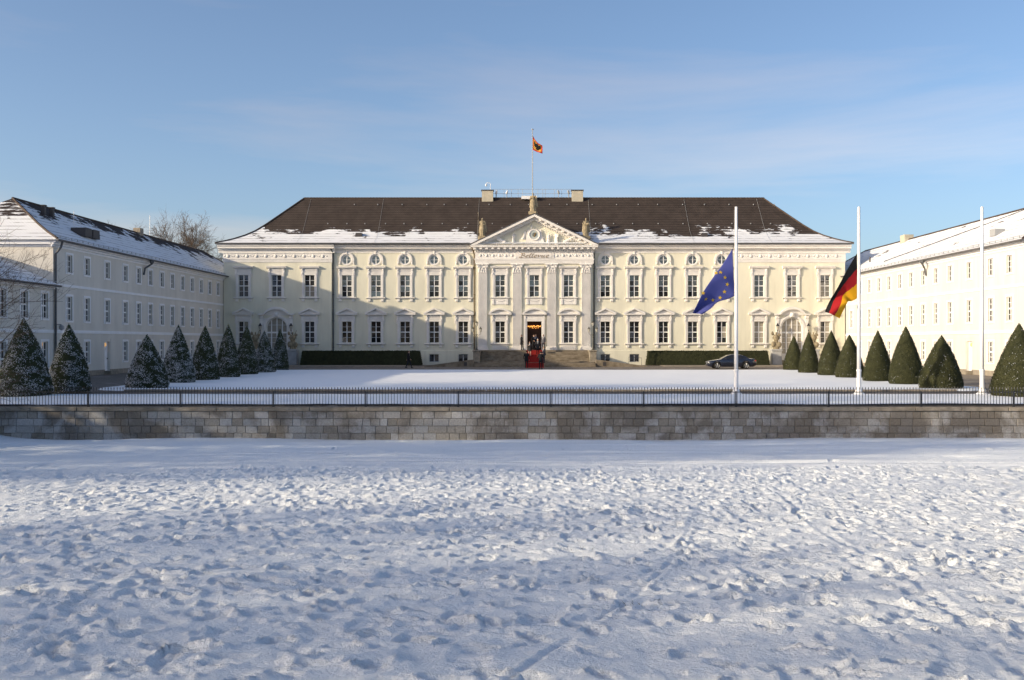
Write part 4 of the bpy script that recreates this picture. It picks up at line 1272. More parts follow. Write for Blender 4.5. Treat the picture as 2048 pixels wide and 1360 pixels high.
def side_wing(side):
    left = side < 0
    L = 60.0
    root = empty("side_wing", (-34.42, 76.6, 0) if left else (36.6, 136.6, 0), R(90) if left else R(-90))
    tag(root, "long three-storey cream wing on the left, in shade, with snowy roof" if left else "long three-storey white wing on the right, lit by the sun, with snowy roof", "building")
    tx = (lambda t: t) if left else (lambda t: L - t)
    holes = []; wins = []
    for i, t in enumerate(BAYS):
        x = tx(t)
        for z, k in ((7.92, 'top'), (4.30, 'mid')): holes.append((x - ww, x + ww, z, z + KINDS_W[k][3])); wins.append((x, z, k))
        if i == 2: holes.append((x - .55, x + .55, .30, 2.70))
        else: holes.append((x - ww, x + ww, 1.07, 2.70)); wins.append((x, 1.07, 'low'))
    mb = MB(); wall_mesh(mb, 0, L, 0, 10.0, 0, holes, .34)
    mb.face([(0, 0, 0), (0, 0, 10), (0, 11.7, 10), (0, 11.7, 0)]); mb.face([(L, 0, 0), (L, 11.7, 0), (L, 11.7, 10), (L, 0, 10)]); mb.face([(0, 11.7, 0), (0, 11.7, 10), (L, 11.7, 10), (L, 11.7, 0)])
    mb.build("wall", M['wing'], root)
    mb = MB(); mb.box(.5, L - .5, .5, 11.2, .05, 9.9); mb.build("wall_core", M['room'], root)
    for w_ in wins: wing_window(root, *w_)
    # door with a step and a lamp
    x = tx(BAYS[2])
    mb = MB(); mb.box(x - .55, x + .55, .2, .26, .30, 2.70)
    for zz in (.45, 1.35, 2.05): mb.cbox(x - .42, x + .42, .17, .2, zz, zz + .55, .03)
    d_ = mb.build("door", M['wtrim'], root); mb = MB(); mb.ball((x + .4, .15, 1.3), .05); mb.build("handle", M['lamp_metal'], d_)
    mb = MB(); mb.box(x - .8, x + .8, -.6, .3, .0, .296); mb.build("step", M['stone'], root)
    mb = MB(); q = x + (-.2 if left else .2); mb.lathe([(.05, 2.28), (.12, 2.34), (.12, 2.52), (.04, 2.6)], (q, .1, 0), 8); mb.build("wall_lamp", M['lamp_glow'], root)
    # plinth, ground-floor courses, string bands, cornice
    def band(name, z0, z1, y, m, skip=()):
        xs = sorted([0 - .0] + [e for a, b in skip for e in (a, b)] + [L])
        for a, b in zip(xs[::2], xs[1::2]): mb = MB(); mb.box(a, b, y, .004, z0, z1); mb.build(name, m, root)
    dx = [(tx(BAYS[2]) - .55, tx(BAYS[2]) + .55)]
    band("plinth", 0, .40, -.05, M['kerb'], dx)
    lowx = [(tx(t) - ww - .18, tx(t) + ww + .18) for t in BAYS]
    z = .405
    while z < 3.2:
        z1 = min(z + .345, 3.3)
        inwin = z1 > .9 and z < 2.9
        band("course", z, z1, -.022, M['wing'], sorted(lowx) if inwin else (dx if z < 1 else ())); z = z1 + .018
    band("string_band", 3.32, 3.44, -.07, M['wtrim']); band("string_band", 3.442, 3.56, -.045, M['wtrim'])
    band("string_band", 6.78, 6.98, -.05, M['wtrim'])
    mb = MB(); P = [(.05, 9.62), (-.05, 9.62), (-.05, 9.74), (-.16, 9.80), (-.16, 9.9), (-.34, 9.95), (-.34, 10.06), (.05, 10.06)]
    mb.runx(P[::-1], -.3, L + .3)
    mb.box(-.05 if left else L - .0, .0 if left else L + .05, 0, 11.7, 9.62, 9.78); mb.box(-.3 if left else L, 0 if left else L + .3, 0, 11.7, 9.8, 10.06)
    mb.build("cornice", M['wtrim'], root)
    # roof
    pr = [(0, 0), (1.3, .62), (2.6, 1.36), (4.4, 2.52), (6.35, 3.78)]
    mb = MB(); hip_roof(mb, -.55, L + .55, -.55, 12.15, 10.16, pr)
    mb.face([(-.55, -.55, 10.1), (-.55, 12.15, 10.1), (L + .55, 12.15, 10.1), (L + .55, -.55, 10.1)])
    for a, b in (((-.55, -.55), (L + .55, -.55)), ((L + .55, -.55), (L + .55, 12.15)), ((-.55, 12.15), (-.55, -.55))):
        mb.face([(a[0], a[1], 10.1), (b[0], b[1], 10.1), (b[0], b[1], 10.16), (a[0], a[1], 10.16)])
    rf = mb.build("roof", M['roof_wing_l'] if left else M['roof_wing_r'], root)
    mb = MB(); clay = bpy.data.materials['ridge_clay']
    mb.tube([(-.55 + 6.35, -.55 + 6.35, 13.96), (L + .55 - 6.35, -.55 + 6.35, 13.96)], .10, 6); mb.build("ridge_tiles", clay, rf)
    for e in (0, 1):
        mb = MB(); mb.tube([((-.55 + d) if e == 0 else (L + .55 - d), -.55 + d, 10.18 + h) for d, h in pr], .09, 6); mb.build("hip_tiles", clay, rf)
    # eaves gutter, snow fence, pipes
    mb = MB(); mb.runx([(-.5, 10.02), (-.62, 10.02), (-.68, 10.08), (-.68, 10.15), (-.5, 10.15)][::-1], -.6, L + .6); mb.build("gutter", M['lead'], root)
    mb = MB(); zb = 10.16 + .14
    for k in range(60): t = .5 + k; mb.box(t - .02, t + .02, -.3, -.26, zb - .1, zb + .18)
    mb.box(-.5, L + .5, -.31, -.29, zb + .12, zb + .15); mb.box(-.5, L + .5, -.31, -.29, zb + .02, zb + .05)
    mb.build("snow_guard", M['grey_metal'], rf)
    for t in ((.15, 43.2) if left else (43.2,)):
        x = tx(t); mb = MB(); mb.tube([(x, -.62, 10.0), (x, -.5, 9.6), (x, -.12, 9.1), (x, -.12, .1)], .085, 8); mb.build("downpipe", M['pipe'], root)
    x = tx(18.5); mb = MB(); mb.tube([(x, -.62, 10.05), (x, -.6, 9.7), (x - .5, -.2, 9.3), (x - .55, -.1, 8.7)], .085, 8); mb.lathe([(.09, 9.7), (.2, 9.85), (.2, 10.06)], (x, -.62, 0), 8); mb.build("downpipe", M['pipe'], root)
    # roof things
    def rz(d):
        for (a, za), (b, zb) in zip(pr, pr[1:]):
            if a <= d <= b: return 10.16 + za + (zb - za) * (d - a) / (b - a)
    if left:
        for t in (7.5, 9.0):
            mb = MB(); mb.box(t - .15, t + .15, 4.0, 4.3, rz(4.6), rz(4.6) + .75); mb.box(t - .2, t + .2, 3.95, 4.35, rz(4.6) + .752, rz(4.6) + .83); mb.build("vent_stack", M['vent'], rf)
        for t in (9.0, 10.6): 
            mb = MB(); d = 2.0; mb.prism([(t - .7, rz(d) + .05), (t + .7, rz(d) + .05), (t + .6, rz(d) + .75), (t - .6, rz(d) + .75)], d - .55 - .3, d - .55 + .9); mb.build("skylight", M['vent'], rf)
        mb = MB(); mb.box(32, 33.0, 5.4, 6.1, 13.2, 14.45); mb.build("chimney", M['kerb'], rf)
        mb = MB(); mb.tube([(10.5, 3, rz(3.4)), (10.5, 3, rz(3.4) + 1.5)], .025, 5); mb.tube([(36, 5.8, 13.9), (36, 5.8, 16.2)], .03, 5); mb.build("antenna", M['cam_white'], rf)
        mb = MB(); mb.box(.2, .3, -.5, 0, 3.9, 3.98); mb.lathe([(.1, 3.9), (.2, 3.8), (.18, 3.62), (.02, 3.52)], (.25, -.5, 0), 10); mb.build("security_camera", M['grey_metal'], root)
    else:
        x = tx(9.0); mb = MB(); d = 2.2; mb.prism([(x - .5, rz(d)), (x + .5, rz(d)), (x + .5, rz(d) + .55), (x - .5, rz(d) + .55)], d - .7, d + .1); mb.build("skylight", M['grey_metal'], rf)
        x = tx(40); mb = MB(); mb.box(x - .7, x + .7, 5.3, 6.3, 13.3, 14.5); mb.build("chimney", M['chimney'], rf)
        mb = MB(); mb.tube([(tx(34), 1.2, rz(1.8) + .06), (tx(17), 4.6, rz(5.1) + .06), (tx(12), 5.6, rz(6.1) + .06)], .035, 4); mb.build("cable", M['iron'], rf)
        for t in (41.5,): mb = MB(); mb.tube([(tx(t), 2.2, rz(2.7)), (tx(t), 2.2, rz(2.7) + .6)], .08, 6); mb.build("vent_stack", M['vent'], rf)
    return root
WL = side_wing(-1); WR = side_wing(1)

def annex(side):
    left = side < 0
    L = 26.0
    root = empty("wing_annex", (-34.42, 76.6 - L, 0) if left else (36.6, 76.6, 0), R(90) if left else R(-90))
    tag(root, "lower two-storey annex at the left edge, joined to the shaded wing" if left else "lower two-storey annex joined to the near end of the sunlit right wing", "building")
    tx = (lambda t: L - t) if left else (lambda t: t)
    bays = [1.35 + 3.06 * k for k in range(8)]
    holes = []; wins = []
    for t in bays:
        x = tx(t); holes += [(x - ww, x + ww, 4.38, 6.18), (x - ww, x + ww, .40, 2.70)]; wins += [(x, 4.38, 'mid'), (x, .40, 'door')]
    mb = MB(); wall_mesh(mb, .03, L - .03, 0, 6.75, 0, holes, .34)
    for x in (.03, L - .03): mb.face([(x, 0, 0), (x, 0, 6.75), (x, 9.5, 6.75), (x, 9.5, 0)])
    mb.face([(.03, 9.5, 0), (.03, 9.5, 6.75), (L - .03, 9.5, 6.75), (L - .03, 9.5, 0)])
    mb.build("wall", M['wing'], root)
    mb = MB(); mb.box(.5, L - .5, .5, 9, .05, 6.6); mb.build("wall_core", M['room'], root)
    for w_ in wins: wing_window(root, *w_)
    for t in bays[:2]:
        mb = MB(); x = tx(t); mb.lathe([(.05, 2.36), (.11, 2.42), (.11, 2.6), (.04, 2.66)], (x - .25, .15, 0), 8); mb.build("wall_lamp", M['lamp_glow'], root)
    def band(name, z0, z1, y, m): mb = MB(); mb.box(.03, L - .03, y, .004, z0, z1); mb.build(name, m, root)
    band("string_band", 3.32, 3.56, -.06, M['wtrim'])
    mb = MB(); mb.box(.03, L - .03, -.16, .004, 6.5, 6.62); mb.box(.03, L - .03, -.34, .004, 6.622, 6.74); mb.build("cornice", M['wtrim'], root)
    mb = MB(); pr = [(0, 0), (5.3, 2.43)]
    hip_roof(mb, .03, L - .03, -.55, 10.05, 6.80, pr, hip0=not left and False, hip1=False)
    mb.face([(.03, -.55, 6.76), (.03, 10.05, 6.76), (L - .03, 10.05, 6.76), (L - .03, -.55, 6.76)]); mb.face([(.03, -.55, 6.76), (L - .03, -.55, 6.76), (L - .03, -.55, 6.8), (.03, -.55, 6.8)])
    rf = mb.build("roof", M['roof_annex'], root)
    mb = MB(); mb.runx([(-.5, 6.66), (-.62, 6.66), (-.68, 6.72), (-.68, 6.79), (-.5, 6.79)][::-1], .03, L - .03); mb.build("gutter", M['lead'], root)
    mb = MB()
    for k in range(26): t = .5 + k; mb.box(t - .02, t + .02, -.3, -.26, 6.88, 7.12)
    mb.box(.1, L - .1, -.31, -.29, 7.05, 7.08); mb.build("snow_guard", M['grey_metal'], rf)
annex(-1)
# ------------------------------------------------------------------ clipped yews and hedges
def leaf_cloud(P, Nrm, rg, size, aspect=1.6, flat=0.0, jit=0.55):
    """small pointed leaf quads at points P, roughly facing along Nrm"""
    n = len(P)
    nr = Nrm + rg.normal(0, jit, (n, 3)); nr[:, 2] += flat
    nr /= np.linalg.norm(nr, axis=1)[:, None]
    a = rg.normal(0, 1, (n, 3)); a -= (a * nr).sum(1)[:, None] * nr; a /= np.linalg.norm(a, axis=1)[:, None]
    b = np.cross(nr, a)
    s = size * rg.uniform(0.6, 1.4, n)[:, None]
    V = np.empty((n, 4, 3))
    V[:, 0] = P - a * s * aspect * 0.5; V[:, 1] = P - b * s * 0.5; V[:, 2] = P + a * s * aspect * 0.5; V[:, 3] = P + b * s * 0.5
    return V.reshape(-1, 3), np.arange(4 * n).reshape(n, 4)

def yew(x, y, h, wd, label, seed, snow, m, lean=0.0, group=None):
    rg = np.random.default_rng(seed)
    root = empty("yew_tree", (x, y, 0.0)); tag(root, label, "tree", group)
    Rb = wd / 2
    pw = rg.uniform(1.42, 1.66)
    def rad(t, th):
        r = Rb * (1 - np.clip(t, 0, 1) ** pw) ** 0.96
        r = r * (1 - 0.16 * np.exp(-t / 0.035))
        return r * (1 + 0.035 * np.sin(3 * th + seed) + 0.02 * np.sin(5 * th + 9 * t + seed * 2))
    # inner body
    nt_, na = 26, 28
    T, A = np.meshgrid(np.linspace(0.0, 0.985, nt_), np.arange(na) * 2 * math.pi / na, indexing='ij')
    r = rad(T, A) * 0.955
    V = np.stack([r * np.cos(A) + lean * T * h, r * np.sin(A), T * h + 0.03], -1).reshape(-1, 3)
    idx = np.arange(nt_ * na).reshape(nt_, na); nx = np.roll(idx, -1, 1)
    F = np.stack([idx[:-1].ravel(), nx[:-1].ravel(), nx[1:].ravel(), idx[1:].ravel()], 1)
    np_o = link(bpy.data.objects.new("inner_branches", np_mesh("inner_branches", V, F, M[m], smooth=True))); np_o.parent = root
    tk = MB(); tk.lathe([(.13, -.02), (.09, .5), (.05, h * .6)], n=7); tk.build("trunk", M['bark'], root)
    # leaves
    n = int(4200 * wd * h / 2.2)
    t = 1 - np.sqrt(rg.random(n * 1)); t = np.clip(t + rg.uniform(-.02, .02, n), 0.003, 0.995)
    th = rg.uniform(0, 2 * math.pi, n)
    clump = 0.026 * np.sin(t * h * 24 + 2.5 * np.sin(3 * th + seed)) if snow > 0.2 else 0.012 * np.sin(t * h * 18 + 2 * np.sin(4 * th))
    rr = rad(t, th) + clump * 0.7 + rg.normal(0, 0.013, n)
    P = np.stack([rr * np.cos(th) + lean * t * h, rr * np.sin(th), t * h + 0.03], 1)
    sl = math.atan2(Rb, h)
    Nn = np.stack([np.cos(th), np.sin(th), np.full(n, math.tan(sl))], 1)
    V, F = leaf_cloud(P, Nn, rg, 0.040, 1.7, 0, 0.42 if snow > .1 else 0.34)
    o = link(bpy.data.objects.new("crown", np_mesh("crown", V, F, M[m]))); o.parent = root
    # clinging snow
    n = int(n * snow * (0.85 if snow > .1 else 0.3))
    if n > 10:
        t = 1 - np.sqrt(rg.random(n * 6)); th = rg.uniform(0, 2 * math.pi, n * 6)
        q = 0.6 * fbm(th * Rb * 2.4 + seed, t * h * 5.0, seed, 4) + 0.07 * np.sin(t * h * 30 + 3.5 * np.sin(5 * th + seed)) + 0.12 * np.cos(th + 1.9) + rg.uniform(0, 0.9, n * 6)
        k = np.argsort(-q)[:n]; t = np.clip(t[k], .01, .99); th = th[k]
        rr = rad(t, th) + 0.030 + rg.normal(0, 0.012, n)
        P = np.stack([rr * np.cos(th) + lean * t * h, rr * np.sin(th), t * h + 0.05], 1)
        Nn = np.stack([np.cos(th), np.sin(th), np.full(n, 0.8)], 1)
        V, F = leaf_cloud(P, Nn, rg, 0.025 if snow > .1 else .022, 1.9, 0.5)
        o = link(bpy.data.objects.new("snow_dusting", np_mesh("snow_dusting", V, F, M['cap_snow']))); o.parent = root
    return root

GL_ = "clipped yew cones along the left of the lawn"; GR_ = "clipped yew cones along the right of the lawn"
LEFT = [(-24.7, 51.8, 3.85, 2.65, .34, "snow-dusted yew cone at the left edge, largest of the left row"),
        (-23.9, 55.0, 3.63, 2.25, .36, "snow-dusted yew cone second from the left edge, by the wing's near corner"),
        (-21.6, 60.0, 3.10, 2.55, .42, "short broad snowy yew cone left of the lawn, first after the gap in the row"),
        (-22.1, 66.9, 3.75, 2.26, .60, "yew cone with the whitest snow, catching sunlight, fourth in the left row"),
        (-21.9, 71.9, 3.77, 2.1, .26, "dark snow-flecked yew cone behind the whitest one, fifth in the left row"),
        (-22.0, 77.8, 4.0, 1.95, .22, "tall dark yew cone at the corner of the left wing, sixth in the row"),
        (-22.1, 83.3, 3.95, 1.95, .18, "dark yew cone seventh in the left row, in front of the left pavilion"),
        (-22.0, 88.6, 3.6, 2.0, .42, "greyish snowy yew cone before the left arched door, second from the end"),
        (-22.3, 95.6, 3.9, 1.65, .20, "slim dark yew cone at the far end of the left row, by the arched door")]
for i, (x, y, h, w_, sn, lb) in enumerate(LEFT): yew(x, y, h, w_ * .96, lb, 100 + i, sn, 'yew', rnd.uniform(-.012, .012), GL_)
RIGHT = [(24.5, 95.8, 3.2, 1.85, .015, "yew cone at the far end of the right row, before the right arched door"),
         (23.8, 88.0, 3.5, 1.75, .02, "slim yew cone second from the far end of the right row"),
         (23.9, 82.0, 3.55, 2.15, .03, "brown-tinged yew cone third from the far end of the right row, below the flag"),
         (23.8, 77.0, 3.2, 2.15, .03, "shorter yew cone just left of the middle white flagpole"),
         (23.5, 70.0, 3.45, 2.0, .03, "yew cone just right of the middle white flagpole"),
         (23.6, 65.0, 3.65, 2.15, .03, "tall olive yew cone second right of the middle flagpole"),
         (23.5, 59.3, 3.05, 2.4, .05, "broad yew cone left of the rightmost flagpole, nearest of the close-set right row"),
         (24.3, 51.6, 3.6, 2.65, .05, "large yew cone cut off by the right edge, right of the rightmost flagpole")]
for i, (x, y, h, w_, sn, lb) in enumerate(RIGHT): yew(x, y, h, w_, lb, 200 + i, sn, 'yew_r', rnd.uniform(-.012, .012), GR_)

def hedge(x0, x1, y0, y1, h, label, seed):
    rg = np.random.default_rng(seed)
    root = empty("box_hedge", ((x0 + x1) / 2, (y0 + y1) / 2, 0.06)); tag(root, label, "hedge", "clipped hedges along the palace front")
    hx, hy = (x1 - x0) / 2, (y1 - y0) / 2; c = .25
    mb = MB(); a = [(-hx, -hy, 0), (hx, -hy, 0), (hx, hy, 0), (-hx, hy, 0)]; b = [(-hx + c, -hy + .1, h), (hx - c, -hy + .1, h), (hx - c, hy - .1, h), (-hx + c, hy - .1, h)]
    mb.face(b); 
    for k in range(4): q = (k + 1) % 4; mb.face([a[k], a[q], b[q], b[k]])
    mb.build("inner_branches", M['hedge'], root)
    def sample(n, fn, nrm):
        u = rg.random(n); v = rg.random(n); P = fn(u, v); P += rg.normal(0, .025, P.shape); P += .03 * np.stack([vnoise(P[:, 0] * 2, P[:, 2] * 3, seed)] * 3, 1)
        return P, np.tile(np.array(nrm, float), (n, 1))
    S = [sample(int(2 * hx * h * 300), lambda u, v: np.stack([-hx + c * v + u * (2 * hx - 2 * c * v), -hy + .1 * v - .01, v * h], 1), (0, -1, .1)),
         sample(int(2 * hx * 2 * hy * 220), lambda u, v: np.stack([-hx + c + u * (2 * hx - 2 * c), -hy + v * 2 * hy, np.full_like(u, h + .01)], 1), (0, 0, 1)),
         sample(int(2 * hy * h * 300), lambda u, v: np.stack([-hx + c * v - .01, -hy + u * 2 * hy, v * h], 1), (-1, 0, .1)),
         sample(int(2 * hy * h * 300), lambda u, v: np.stack([hx - c * v + .01, -hy + u * 2 * hy, v * h], 1), (1, 0, .1))]
    P = np.concatenate([s[0] for s in S]); Nn = np.concatenate([s[1] for s in S])
    V, F = leaf_cloud(P, Nn, rg, .062)
    o = link(bpy.data.objects.new("foliage", np_mesh("foliage", V, F, M['hedge']))); o.parent = root
hedge(-25.0, -11.55, 116.6, 118.2, 1.55, "dark box hedge in shade on the left of the palace front", 5)
hedge(13.55, 27.2, 116.6, 118.2, 1.55, "sunlit box hedge behind the parked car on the right of the palace front", 6)

# ------------------------------------------------------------------ bare winter trees
def tree_mesh(seed, H, crown_r, n1=24, n2=8, n3=6, n4=4, clear=0.22, twig=0.011, droop=0.0, thin=.62):
    rg = random.Random(seed)
    polys = []                                  # (points, radii, sides, is_trunk)
    def branch(p, d, L, r0, r1, nseg, curl, lift):
        pts = [p.copy()]; rr = [r0]; q = p.copy(); dd = d.copy()
        for i in range(nseg):
            dd = (dd + Vector((rg.gauss(0, curl), rg.gauss(0, curl), rg.gauss(0, curl) + lift))).normalized()
            q = q + dd * (L / nseg); pts.append(q.copy()); rr.append(r0 + (r1 - r0) * (i + 1) / nseg)
        return pts, rr
    def at(pts, rr, t):
        k = min(int(t * (len(pts) - 1)), len(pts) - 2); f = t * (len(pts) - 1) - k
        return pts[k].lerp(pts[k + 1], f), (pts[k + 1] - pts[k]).normalized(), rr[k] + (rr[k + 1] - rr[k]) * f
    def away(d, ang):
        u = d.orthogonal().normalized(); u.rotate(Matrix.Rotation(rg.uniform(0, 2 * math.pi), 3, d))
        return (d * math.cos(ang) + u * math.sin(ang)).normalized()
    tp, tr = branch(Vector((0, 0, -.2)), Vector((0, 0, 1)), H * .93, H * .020, H * .003, 10, .06, .03)
    polys.append((tp, tr, 8, True))
    for i in range(n1):
        t = clear + (0.98 - clear) * ((i + rg.random()) / n1)
        p, d, r = at(tp, tr, t)
        L1 = crown_r * (0.45 + 0.75 * math.sin(math.pi * min(1, (t - clear) / (1 - clear) * .8 + .22))) * rg.uniform(.75, 1.15)
        b1 = branch(p, away(d, rg.uniform(.75, 1.25)), L1, r * thin, .018 if thin > .5 else .009, 7, .13, .07 - droop); polys.append((*b1, 5, r > .05))
        for j in range(n2):
            p2, d2, r2 = at(*b1, .22 + .76 * (j + rg.random()) / n2)
            L2 = L1 * rg.uniform(.28, .5)
            b2 = branch(p2, away(d2, rg.uniform(.5, 1.0)), L2, max(r2 * .6, twig * 1.1), twig, 5, .15, .06 - droop); polys.append((*b2, 4, False))
            for k in range(n3):
                p3, d3, r3 = at(*b2, .2 + .78 * (k + rg.random()) / n3)
                L3 = L2 * rg.uniform(.35, .6)
                b3 = branch(p3, away(d3, rg.uniform(.45, .95)), L3, max(r3 * .7, twig), twig * .7, 3, .16, .03 - droop); polys.append((*b3, 3, False))
                for q in range(n4):
                    p4, d4, r4 = at(*b3, .2 + .78 * (q + rg.random()) / n4)
                    b4 = branch(p4, away(d4, rg.uniform(.4, .9)), L3 * rg.uniform(.35, .7), twig * .75, twig * .4, 2, .15, .02 - droop); polys.append((*b4, 3, False))
    out = []
    for want in (True, False):
        mbv = []; mbf = []; base = 0
        for pts, rr, ns, tk in polys:
            if tk != want: continue
            P = np.array([tuple(p) for p in pts]); m = len(P)
            D = np.gradient(P, axis=0); D /= np.linalg.norm(D, axis=1)[:, None] + 1e-9
            ref = np.array([0.0, 0, 1]) if abs(D[0, 2]) < .9 else np.array([1.0, 0, 0])
            U = np.cross(D, ref); U /= np.linalg.norm(U, axis=1)[:, None] + 1e-9; W = np.cross(D, U)
            a = np.arange(ns) * 2 * math.pi / ns
            V = P[:, None] + (U[:, None] * np.cos(a)[None, :, None] + W[:, None] * np.sin(a)[None, :, None]) * np.array(rr)[:, None, None]
            mbv.append(V.reshape(-1, 3)); idx = base + np.arange(m * ns).reshape(m, ns); nx = np.roll(idx, -1, 1)
            mbf.append(np.stack([idx[:-1].ravel(), nx[:-1].ravel(), nx[1:].ravel(), idx[1:].ravel()], 1)); base += m * ns
        out.append(np_mesh("trunk" if want else "crown", np.concatenate(mbv), np.concatenate(mbf), M['bark'], smooth=True))
    return out
T1 = tree_mesh(11, 17.0, 6.6, 28, 10, 6, 5, .20, .013)
T2 = tree_mesh(12, 15.0, 6.0, 26, 9, 6, 5, .24, .013)
T3 = tree_mesh(13, 12.0, 5.2, 20, 7, 5, 3, .26, .010, .012)
T4 = tree_mesh(17, 10.5, 5.4, 34, 9, 5, 2, .18, .0075, .016, .42)
def place_tree(meshes, x, y, z, s, rz, label, group=None):
    r = empty("bare_tree", (x, y, z), rz); r.scale = (s, s, s); tag(r, label, "tree", group)
    for nm, me in zip(("trunk", "crown"), meshes):
        c = link(bpy.data.objects.new(nm, me)); c.parent = r
    return r
gz = lambda y: float(field_z(np.array(y)))
# behind the wings
place_tree(T2, -57.0, 150, 0, 1.14, 1.0, "bare rounded tree behind the left wing's roof, left of the other two", "bare trees behind the roofs")
place_tree(T1, -48.3, 152, 0, 1.1, 2.0, "tall bare tree behind the left wing's roof, highest of the three", "bare trees behind the roofs")
place_tree(T2, -44.0, 156, 0, 1.02, 4.0, "bare tree standing right next to the palace's left roof corner", "bare trees behind the roofs")
place_tree(T3, 47.2, 150, 0, 1.1, .5, "small bare treetop showing right of the palace's right roof corner", "bare trees behind the roofs")
# the tree whose twigs reach into the picture at the left edge
place_tree(T4, -20.0, 35.5, gz(35.5) + .4, .58, 2.2, "bare tree whose thin branches hang into the left edge of the picture")
# park trees left of the frame: they shade the field, the wall and the verge
LT = [(T1, -45, 12, 1.1, .3), (T2, -40, 17, 1.05, 1.2), (T1, -47, 20, 1.1, 2.1), (T2, -39, 25, 1.0, 3.0), (T1, -45, 29, 1.1, 4.0), (T2, -38, 34, .95, 5.0), (T1, -46, 38, 1.05, 5.6), (T2, -40, 42, .95, .8),
      (T2, -30, 3.5, .62, 1.1), (T1, -27, -3, .5, 4.4), (T2, -35, -2, .7, 2.0), (T2, -52, 42, 1.1, .2)]
for k, (me, x, y, s, rz) in enumerate(LT): place_tree(me, x, y, gz(y) if y < 44 else 0, s, rz, "bare park tree left of the picture, one of the dense row that shades the field", "park trees left of the field")
# park trees behind the viewer, seen only in the window panes
rt_ = random.Random(8)
for k in range(22): place_tree((T1, T2)[k % 2], -62 + k * 6.0 + rt_.uniform(-2, 2), -75 - rt_.uniform(0, 22), 1.1, rt_.uniform(.9, 1.3), rt_.uniform(0, 6), "bare park tree across the field behind the viewer", "park trees behind the viewer")
# tufts of grass that poke through the trodden snow
rg = np.random.default_rng(3); gv = []; gf = []; nb = 0
for k in range(34):
    cx = rg.uniform(-10, 10); cy = rg.uniform(6, 24)
    for j in range(int(rg.integers(5, 14))):
        px = cx + rg.normal(0, .12); py = cy + rg.normal(0, .06); z = gz(py) - .05; L = rg.uniform(.05, .085); a = rg.uniform(0, 6.28); ln_ = rg.uniform(.02, .08)
        gv += [(px - .005, py, z), (px + .005, py, z), (px + math.cos(a) * ln_, py + math.sin(a) * ln_, z + L)]; gf.append((nb, nb + 1, nb + 2)); nb += 3
o = link(bpy.data.objects.new("grass", np_mesh("grass", np.array(gv), np.array(gf), mat('dry_grass', (0.16, 0.12, 0.05), .9, .3, 3))))
tag(o, "dry grass blades poking through the trodden snow", "grass", kind="stuff")
# ------------------------------------------------------------------ figures: one continuous skin per body
def remesh(mb, voxel, smooth_it=6):
    me = mb.mesh("tmp", [])
    o = link(bpy.data.objects.new("tmp", me))
    m = o.modifiers.new("r", 'REMESH'); m.mode = 'VOXEL'; m.voxel_size = voxel
    s = o.modifiers.new("s", 'SMOOTH'); s.iterations = smooth_it; s.factor = .5
    bpy.context.view_layer.update()
    dg = bpy.context.evaluated_depsgraph_get()
    out = bpy.data.meshes.new_from_object(o.evaluated_get(dg))
    bpy.data.objects.remove(o); bpy.data.meshes.remove(me)
    out.polygons.foreach_set("use_smooth", [True] * len(out.polygons))
    return out

def skirt(mb, levels, folds=0.0, k=9, n=28, ph=0.0):
    """levels: (z, rx, ry, cx, cy); a robe or coat as stacked ellipses"""
    b = len(mb.v)
    for (z, rx, ry, cx, cy) in levels:
        for j in range(n):
            a = 2 * math.pi * j / n; f = 1 + folds * math.sin(k * a + ph + z * 1.5) * (1 if z < 1.1 else .4)
            mb.v.append((cx + rx * math.cos(a) * f, cy + ry * math.sin(a) * f, z))
    for i in range(len(levels) - 1):
        for j in range(n):
            j2 = (j + 1) % n; mb.f.append((b + i * n + j, b + (i + 1) * n + j, b + (i + 1) * n + j2, b + i * n + j2)); mb.m.append(0)
    mb.f.append(tuple(b + j for j in range(n))); mb.m.append(0)
    e = b + (len(levels) - 1) * n; mb.f.append(tuple(e + j for j in range(n - 1, -1, -1))); mb.m.append(0)

